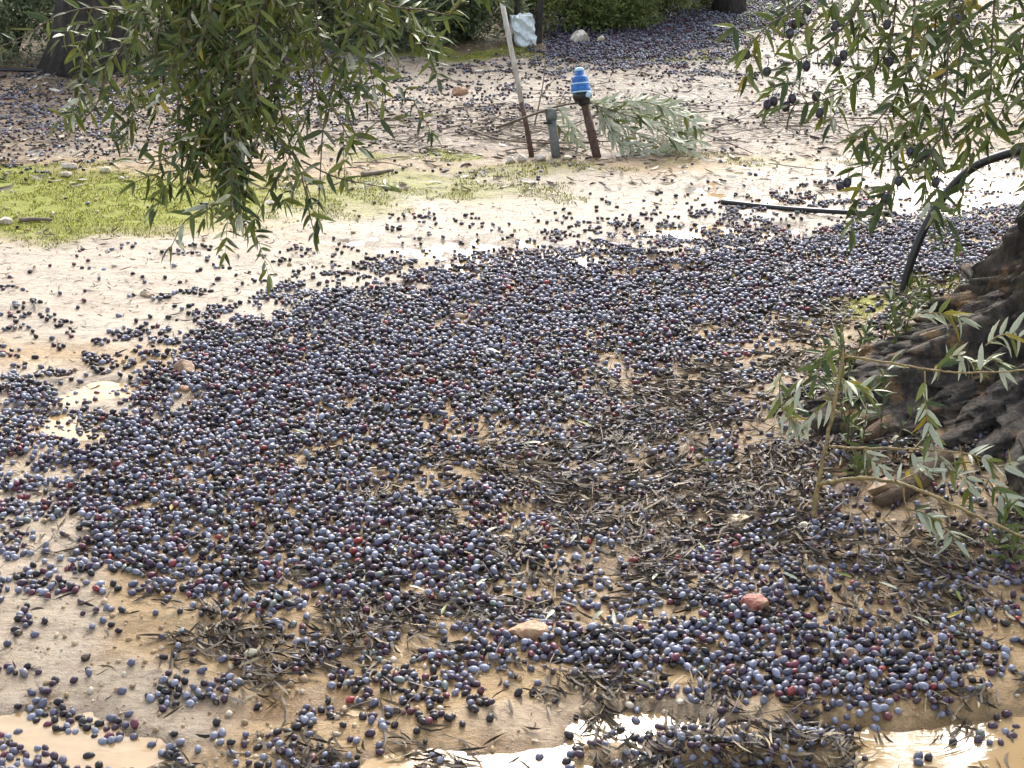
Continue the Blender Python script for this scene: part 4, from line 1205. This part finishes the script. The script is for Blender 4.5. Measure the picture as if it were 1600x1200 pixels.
# fallen silvery branch behind the valve
g = G(960, 238); zf = depth_of(g) + .02
fb = thing('fallen_olive_branch', g, 'fallen olive branch with dense silvery leaves lying behind the blue valve', 'branch')
lf = Leaves(); CF = [.1, .4, .3, 0, 6]
mb = MB(); path = world_path([(775, 200, zf - .15), (830, 180, zf - .12), (880, 164, zf - .08), (930, 160, zf), (985, 166, zf + .05), (1050, 190, zf + .08)], 5)
mb.tube(path, list(np.linspace(.0055, .0025, len(path))), 7); mb.build('stem', M['twig'], fb)
for pts in ([(900, 162, zf - .03), (960, 160, zf), (1010, 160, zf), (1060, 175, zf), (1090, 200, zf)], [(920, 162, zf), (980, 180, zf), (1040, 200, zf), (1095, 222, zf)],
            [(930, 165, zf), (970, 195, zf), (1020, 220, zf), (1070, 232, zf)], [(935, 168, zf - .05), (960, 205, zf - .05), (1000, 230, zf - .05), (1045, 240, zf - .06)],
            [(940, 175, zf - .05), (950, 200, zf - .05), (970, 228, zf - .06), (1000, 240, zf - .06)], [(960, 163, zf + .1), (1010, 158, zf + .1), (1050, 165, zf + .1), (1085, 182, zf + .1)],
            [(980, 170, zf + .05), (1030, 185, zf + .05), (1075, 205, zf + .05)], [(870, 168, zf - .08), (885, 185, zf - .05), (900, 215, zf - .02), (910, 235, zf)],
            [(850, 175, zf - .05), (870, 195, zf), (890, 215, zf + .04)], [(990, 175, zf - .08), (1030, 205, zf - .1), (1080, 235, zf - .12)]):
    mb = MB(); leafy(mb, lf, world_path(pts, 4), .0025, .001, .013, .066, CF, .05, None, spread=.55, droop=.1); mb.build('twig', M['twig'], fb)
lf.build(fb, 280)

# dead twigs and brambles: nobody could count them
mb = MB()
for i in range(250):
    u_ = rnd.random()
    if u_ < .45: x, y = rnd.gauss(760, 130), rnd.gauss(205, 22)
    elif u_ < .75: x, y = rnd.gauss(1220, 120), rnd.gauss(190, 25)
    else: x, y = rnd.uniform(-50, 1650), rnd.uniform(150, 260)
    if not (-100 < x < 1700 and 100 < y < 275): continue
    g = G(x, y); a = rnd.gauss(0, .6) + (math.pi if rnd.random() < .5 else 0); ln = rnd.uniform(.06, .28); up = rnd.uniform(0, .07) if rnd.random() < .35 else 0
    p0 = g + np.array([0, 0, .004]); d = np.array([math.cos(a), math.sin(a), 0]) * ln
    p1 = p0 + d * .5 + np.array([rnd.uniform(-.02, .02), rnd.uniform(-.02, .02), up * .7 + .004]); p2 = p0 + d + np.array([0, 0, up])
    for q in (p1, p2): q[2] = max(q[2], Hs(q[0], q[1]) + .002)
    r = rnd.uniform(.0008, .0026)
    mb.tube(smooth_path([p0, p1, p2], 2), [r, r, r * .9, r * .8, r * .5], 4)
tag(mb.build('dead_twigs', M['deadtwig']), 'tangle of thin dead twigs and bramble stalks around the pipes', 'twigs', kind='stuff')
mb = MB()
for i in range(260):
    x, y = rnd.uniform(550, 1620), rnd.uniform(560, 1190)
    if rnd.random() > grid_at(LI, np.array([x]), np.array([y]))[0] * 1.3: continue
    g = G(x, y); a = rnd.uniform(0, 6.28); ln = rnd.uniform(.03, .14)
    p0 = g + np.array([0, 0, .012]); d = np.array([math.cos(a), math.sin(a), 0]) * ln
    p1 = p0 + d * .5 + np.array([rnd.uniform(-.01, .01), rnd.uniform(-.01, .01), .006]); p2 = p0 + d
    r = rnd.uniform(.0006, .0015); mb.tube([p0, p1, p2], [r, r, r * .5], 4)
tag(mb.build('litter_stalks', M['deadtwig']), 'thin dead stalks mixed into the near leaf litter', 'twigs', kind='stuff')
def bare_twig(pts_list, label, r=.003):
    g = G(pts_list[0][0][0], pts_list[0][0][1]); o = thing('bare_sapling', g, label, 'sapling')
    z_ = depth_of(g)
    for i, pts in enumerate(pts_list):
        mb = MB(); path = world_path([(x, y, z_ - .01) for x, y in pts], 4); path[0, 2] -= .01 if i == 0 else 0
        mb.tube(path, list(np.linspace(r if i == 0 else r * .6, r * .35, len(path))), 5); mb.build('stem' if i == 0 else 'twig', M['deadtwig'], o)
bare_twig([[(835, 195), (842, 165), (850, 120), (853, 75)], [(846, 150), (860, 130), (880, 112)]], 'thin bare sapling standing between stake and valve', .004)
bare_twig([[(858, 205), (866, 180), (875, 160), (885, 140)]], 'short bare twig sticking up behind the grey pipe')
mb = MB(); path = smooth_path(on_ground([(735, 207), (780, 222), (850, 228), (930, 226), (985, 224)], .012), 4); mb.tube(path, list(np.linspace(.005, .0025, len(path))), 6)
tag(mb.build('dead_branch', M['deadtwig'], None, org=tuple(path[0])), 'long dark dead branch lying across the feet of the pipes', 'branch')
mb = MB(); path = smooth_path(on_ground([(565, 276), (585, 274), (615, 269)], .008), 4); mb.tube(path, list(np.linspace(.010, .006, len(path))), 7)
tag(mb.build('wood_piece', M['deadtwig'], None, org=tuple(path[0])), 'short dark piece of wood at the upper edge of the moss', 'wood')
mb = MB(); path = smooth_path(on_ground([(30, 348), (55, 346), (82, 347)], .008), 4); mb.tube(path, list(np.linspace(.009, .005, len(path))), 7)
tag(mb.build('wood_piece', M['deadtwig'], None, org=tuple(path[0])), 'small dark stick lying in the brightest moss', 'wood')

# ------------------------------------------------------------------ moss cushions, grass blades
def blades(name, n, region, h, lab, pal, thr=.35):
    X = rs.uniform(region[0], region[1], n); Y = rs.uniform(region[2], region[3], n)
    px, py, _ = PX(X, Y)
    mo = soft_blobs(px + 180 * (N3.fbm(X * 4 + 50, Y * 4 + 50, 3) - .5), py + 40 * (N4.fbm(X * 4 + 50, Y * 4 + 50, 3) - .5), MOSS) * (.1 + 1.0 * uni(N3.fbm(X * 11 + 33, Y * 14 + 33, 3)))
    ok = in_view(px, py) & (mo > thr) & off_trunk(X, Y, .3); X, Y = X[ok], Y[ok]; n = len(X)
    Z = H(X, Y)
    hh = h * rs.uniform(.4, 1.3, n); a = rs.uniform(0, 6.28, n); w = hh * .13 + .0008
    dx, dy = rs.normal(0, .5, n) * hh, rs.normal(0, .5, n) * hh
    b0 = np.stack([X - w * np.cos(a), Y - w * np.sin(a), Z - .002], -1); b1 = np.stack([X + w * np.cos(a), Y + w * np.sin(a), Z - .002], -1)
    t = np.stack([X + dx, Y + dy, Z + hh], -1)
    V = np.stack([b0, b1, t], 1).reshape(-1, 3)
    ti = np.array(pal)[rs.randint(0, len(pal), n)] * rs.uniform(.7, 1.3, (n, 1))
    tag(raw_mesh(name, V, np.arange(n * 3).reshape(n, 3), M['blade'], np.repeat(ti, 3, 0), smooth=False), lab, 'moss', kind='stuff')
MP = [(.16, .19, .02), (.25, .27, .03), (.36, .34, .05), (.09, .13, .02), (.20, .15, .06)]
blades('moss', 420000, (-2.6, 1.9, 3.3, 8.0), .008, 'low bright yellow green moss and tiny grass', MP)

# ------------------------------------------------------------------ white plastic container far back
g = G(822, 70)
bag = MB(); import bmesh
bm = bmesh.new(); bmesh.ops.create_cube(bm, size=1); bmesh.ops.subdivide_edges(bm, edges=bm.edges[:], cuts=7, use_grid_fill=True)
for v in bm.verts:
    p = np.array(v.co); p[0] *= .11 * (1 - .25 * (.5 - p[2]) * .6); p[1] *= .09; p[2] = (p[2] + .5) * .155
    q = rs.normal(0, .0045, 3)
    p += q + np.array([-.010, 0, 0]) * p[2] / .155
    p[0] += .005 * math.sin(p[2] * 75) * (p[0] / .06); p[1] += .010 * math.sin(p[2] * 90 + p[0] * 80)
    v.co = Vector(p)
me = bpy.data.meshes.new('plastic_bag'); bm.to_mesh(me); bm.free(); me.materials.append(M['bag'])
o = bpy.data.objects.new('plastic_bag', me); C.objects.link(o); o.location = tuple(g); o.rotation_euler = (0, math.radians(-6), .2)
tag(o, 'crumpled white plastic bag standing upright between thin dark trunks', 'plastic bag')

# ------------------------------------------------------------------ background trees and shrubs
def far_trunk(parent, g, r, h, lean, forks=2):
    mb = MB(); n = 8
    path = [g + np.array([lean * t * h + .02 * math.sin(5 * t), 0, -.04 + (h + .04) * t]) for t in np.linspace(0, 1, n)]
    mb.tube(path, [r * (1.5 if i == 0 else 1.1 - .05 * i) for i in range(n)], 10)
    mb.build('trunk', M['bark_far'], parent)
    for k in range(forks):
        a = rnd.uniform(0, 6.28); e = path[-1]
        q = [path[-2], e + np.array([math.cos(a) * .25, math.sin(a) * .2, .25]), e + np.array([math.cos(a) * .6, math.sin(a) * .5, .6])]
        mb = MB(); pp = smooth_path(q, 4); mb.tube(pp, list(np.linspace(r * .5, r * .15, len(pp))), 7); mb.build('limb', M['bark_far'], parent)
    return path[-1]
def shrub(px_, py_, w, h, n, pal, label, L=.045, W=.011, back=0.27, group='shrubs at the back of the grove', nm='shrub'):
    g = G(px_, py_); g = np.array([g[0] * (1 + back / g[1]), g[1] + back, 0.0]); g[2] = Hs(g[0], g[1])
    o = thing(nm, g, label, 'shrub', group)
    for k in range(5):
        a = rnd.uniform(0, 6.28); mb = MB()
        q = smooth_path([g + np.array([0, 0, -.02]), g + np.array([math.cos(a) * w * .2, math.sin(a) * w * .15, h * .4]), g + np.array([math.cos(a) * w * .4, math.sin(a) * w * .3, h * .85])], 4)
        mb.tube(q, list(np.linspace(.014, .004, len(q))), 6); mb.build('stem', M['bark_far'], o)
    cl = []
    for k in range(26):
        a = rnd.uniform(0, 6.28); rr = w * .5 * math.sqrt(rnd.random()); zz = (rnd.random() ** 1.5 * .88 + .05) * h
        s = rnd.uniform(.09, .2) * (w / .8)
        cl.append((g[0] + math.cos(a) * rr, g[1] + math.sin(a) * rr * .7, g[2] + zz, s, s, s * .8))
    leaf_cloud(cl, int(n * 1.8), L, W, pal, 'crown', o, .2)
SIL = [(.13, .17, .09), (.21, .26, .14), (.28, .33, .20), (.09, .12, .05)]
GRN = [(.16, .20, .06), (.22, .27, .075), (.30, .34, .11), (.08, .11, .035)]
DRK = [(.06, .08, .04), (.10, .13, .06), (.17, .20, .12)]
shrub(25, 100, .8, .9, 5200, SIL, 'grey green shrub behind the thin hose beside the thick trunk')
shrub(255, 88, .75, .7, 3500, DRK, 'dark shrub right behind the thick trunk and hose')
shrub(395, 84, .8, .7, 3500, DRK, 'dark shrub hidden behind the hanging leafy branch')
shrub(540, 82, .75, .75, 4200, SIL, 'silver green shrub at the right edge of the hanging branch')
shrub(660, 80, .75, .8, 5200, SIL, 'pale silver green bush left of the stake')
shrub(728, 74, .55, .8, 4200, [c for c in SIL[:3]] + GRN[:1], 'soft green bush directly behind the stake')
shrub(885, 60, .55, .9, 5200, GRN, 'green bush beside the white rock', .035, .009)
shrub(955, 54, .6, .9, 5600, GRN, 'dense dark green bush over the olive bank', .032, .008)
shrub(1035, 40, .6, .9, 5600, GRN, 'dense green bush with yellowish tips over the olive bank', .032, .008)
shrub(1100, 22, .5, .8, 4600, GRN, 'green bush next to the dark trunk above the olive bank', .032, .008)
for k, (x, y) in enumerate(((120, 70), (330, 60), (480, 55), (620, 45), (720, 40), (820, 40), (910, 25), (1000, 10), (1080, -10))):
    shrub(x, y, .95, .85, 3000, GRN if x > 780 else DRK, ('dark green' if x > 780 else 'dull green') + ' back row shrub ' + ('behind the thick dark trunk', 'between thick trunk and hanging branch',
          'behind the hanging leafy branch', 'behind the pale silver bush', 'behind the stake', 'behind the white plastic bag', 'behind the white rock', 'above the middle of the olive bank', 'by the dark trunk on the bank')[k], back=.6, group='second row of shrubs')
def far_tree(px_, py_, r, h, lean, label, crown=True, n=1500):
    g = G(px_, py_); o = thing('olive_tree', g, label, 'olive tree', 'trees at the back of the grove')
    e = far_trunk(o, g, r, h, lean)
    if crown: leaf_cloud([(e[0] + rnd.uniform(-.5, .5), e[1] + rnd.uniform(-.1, .6), e[2] + .5 + rnd.uniform(-.1, .4), .35, .35, .25) for _ in range(5)], n, .06, .014, OLP, 'crown', o, .4)
far_tree(140, 106, .17, 1.5, .1, 'thick dark old trunk behind the thin hose')
far_tree(838, 68, .018, 1.4, 0.02, 'slim dark trunk right beside the white plastic bag', n=500)
far_tree(806, 66, .016, 1.4, -.03, 'slim dark trunk left beside the white plastic bag', n=500)
far_tree(1138, 20, .075, 1.6, .0, 'dark trunk at the top of the olive bank', n=800)
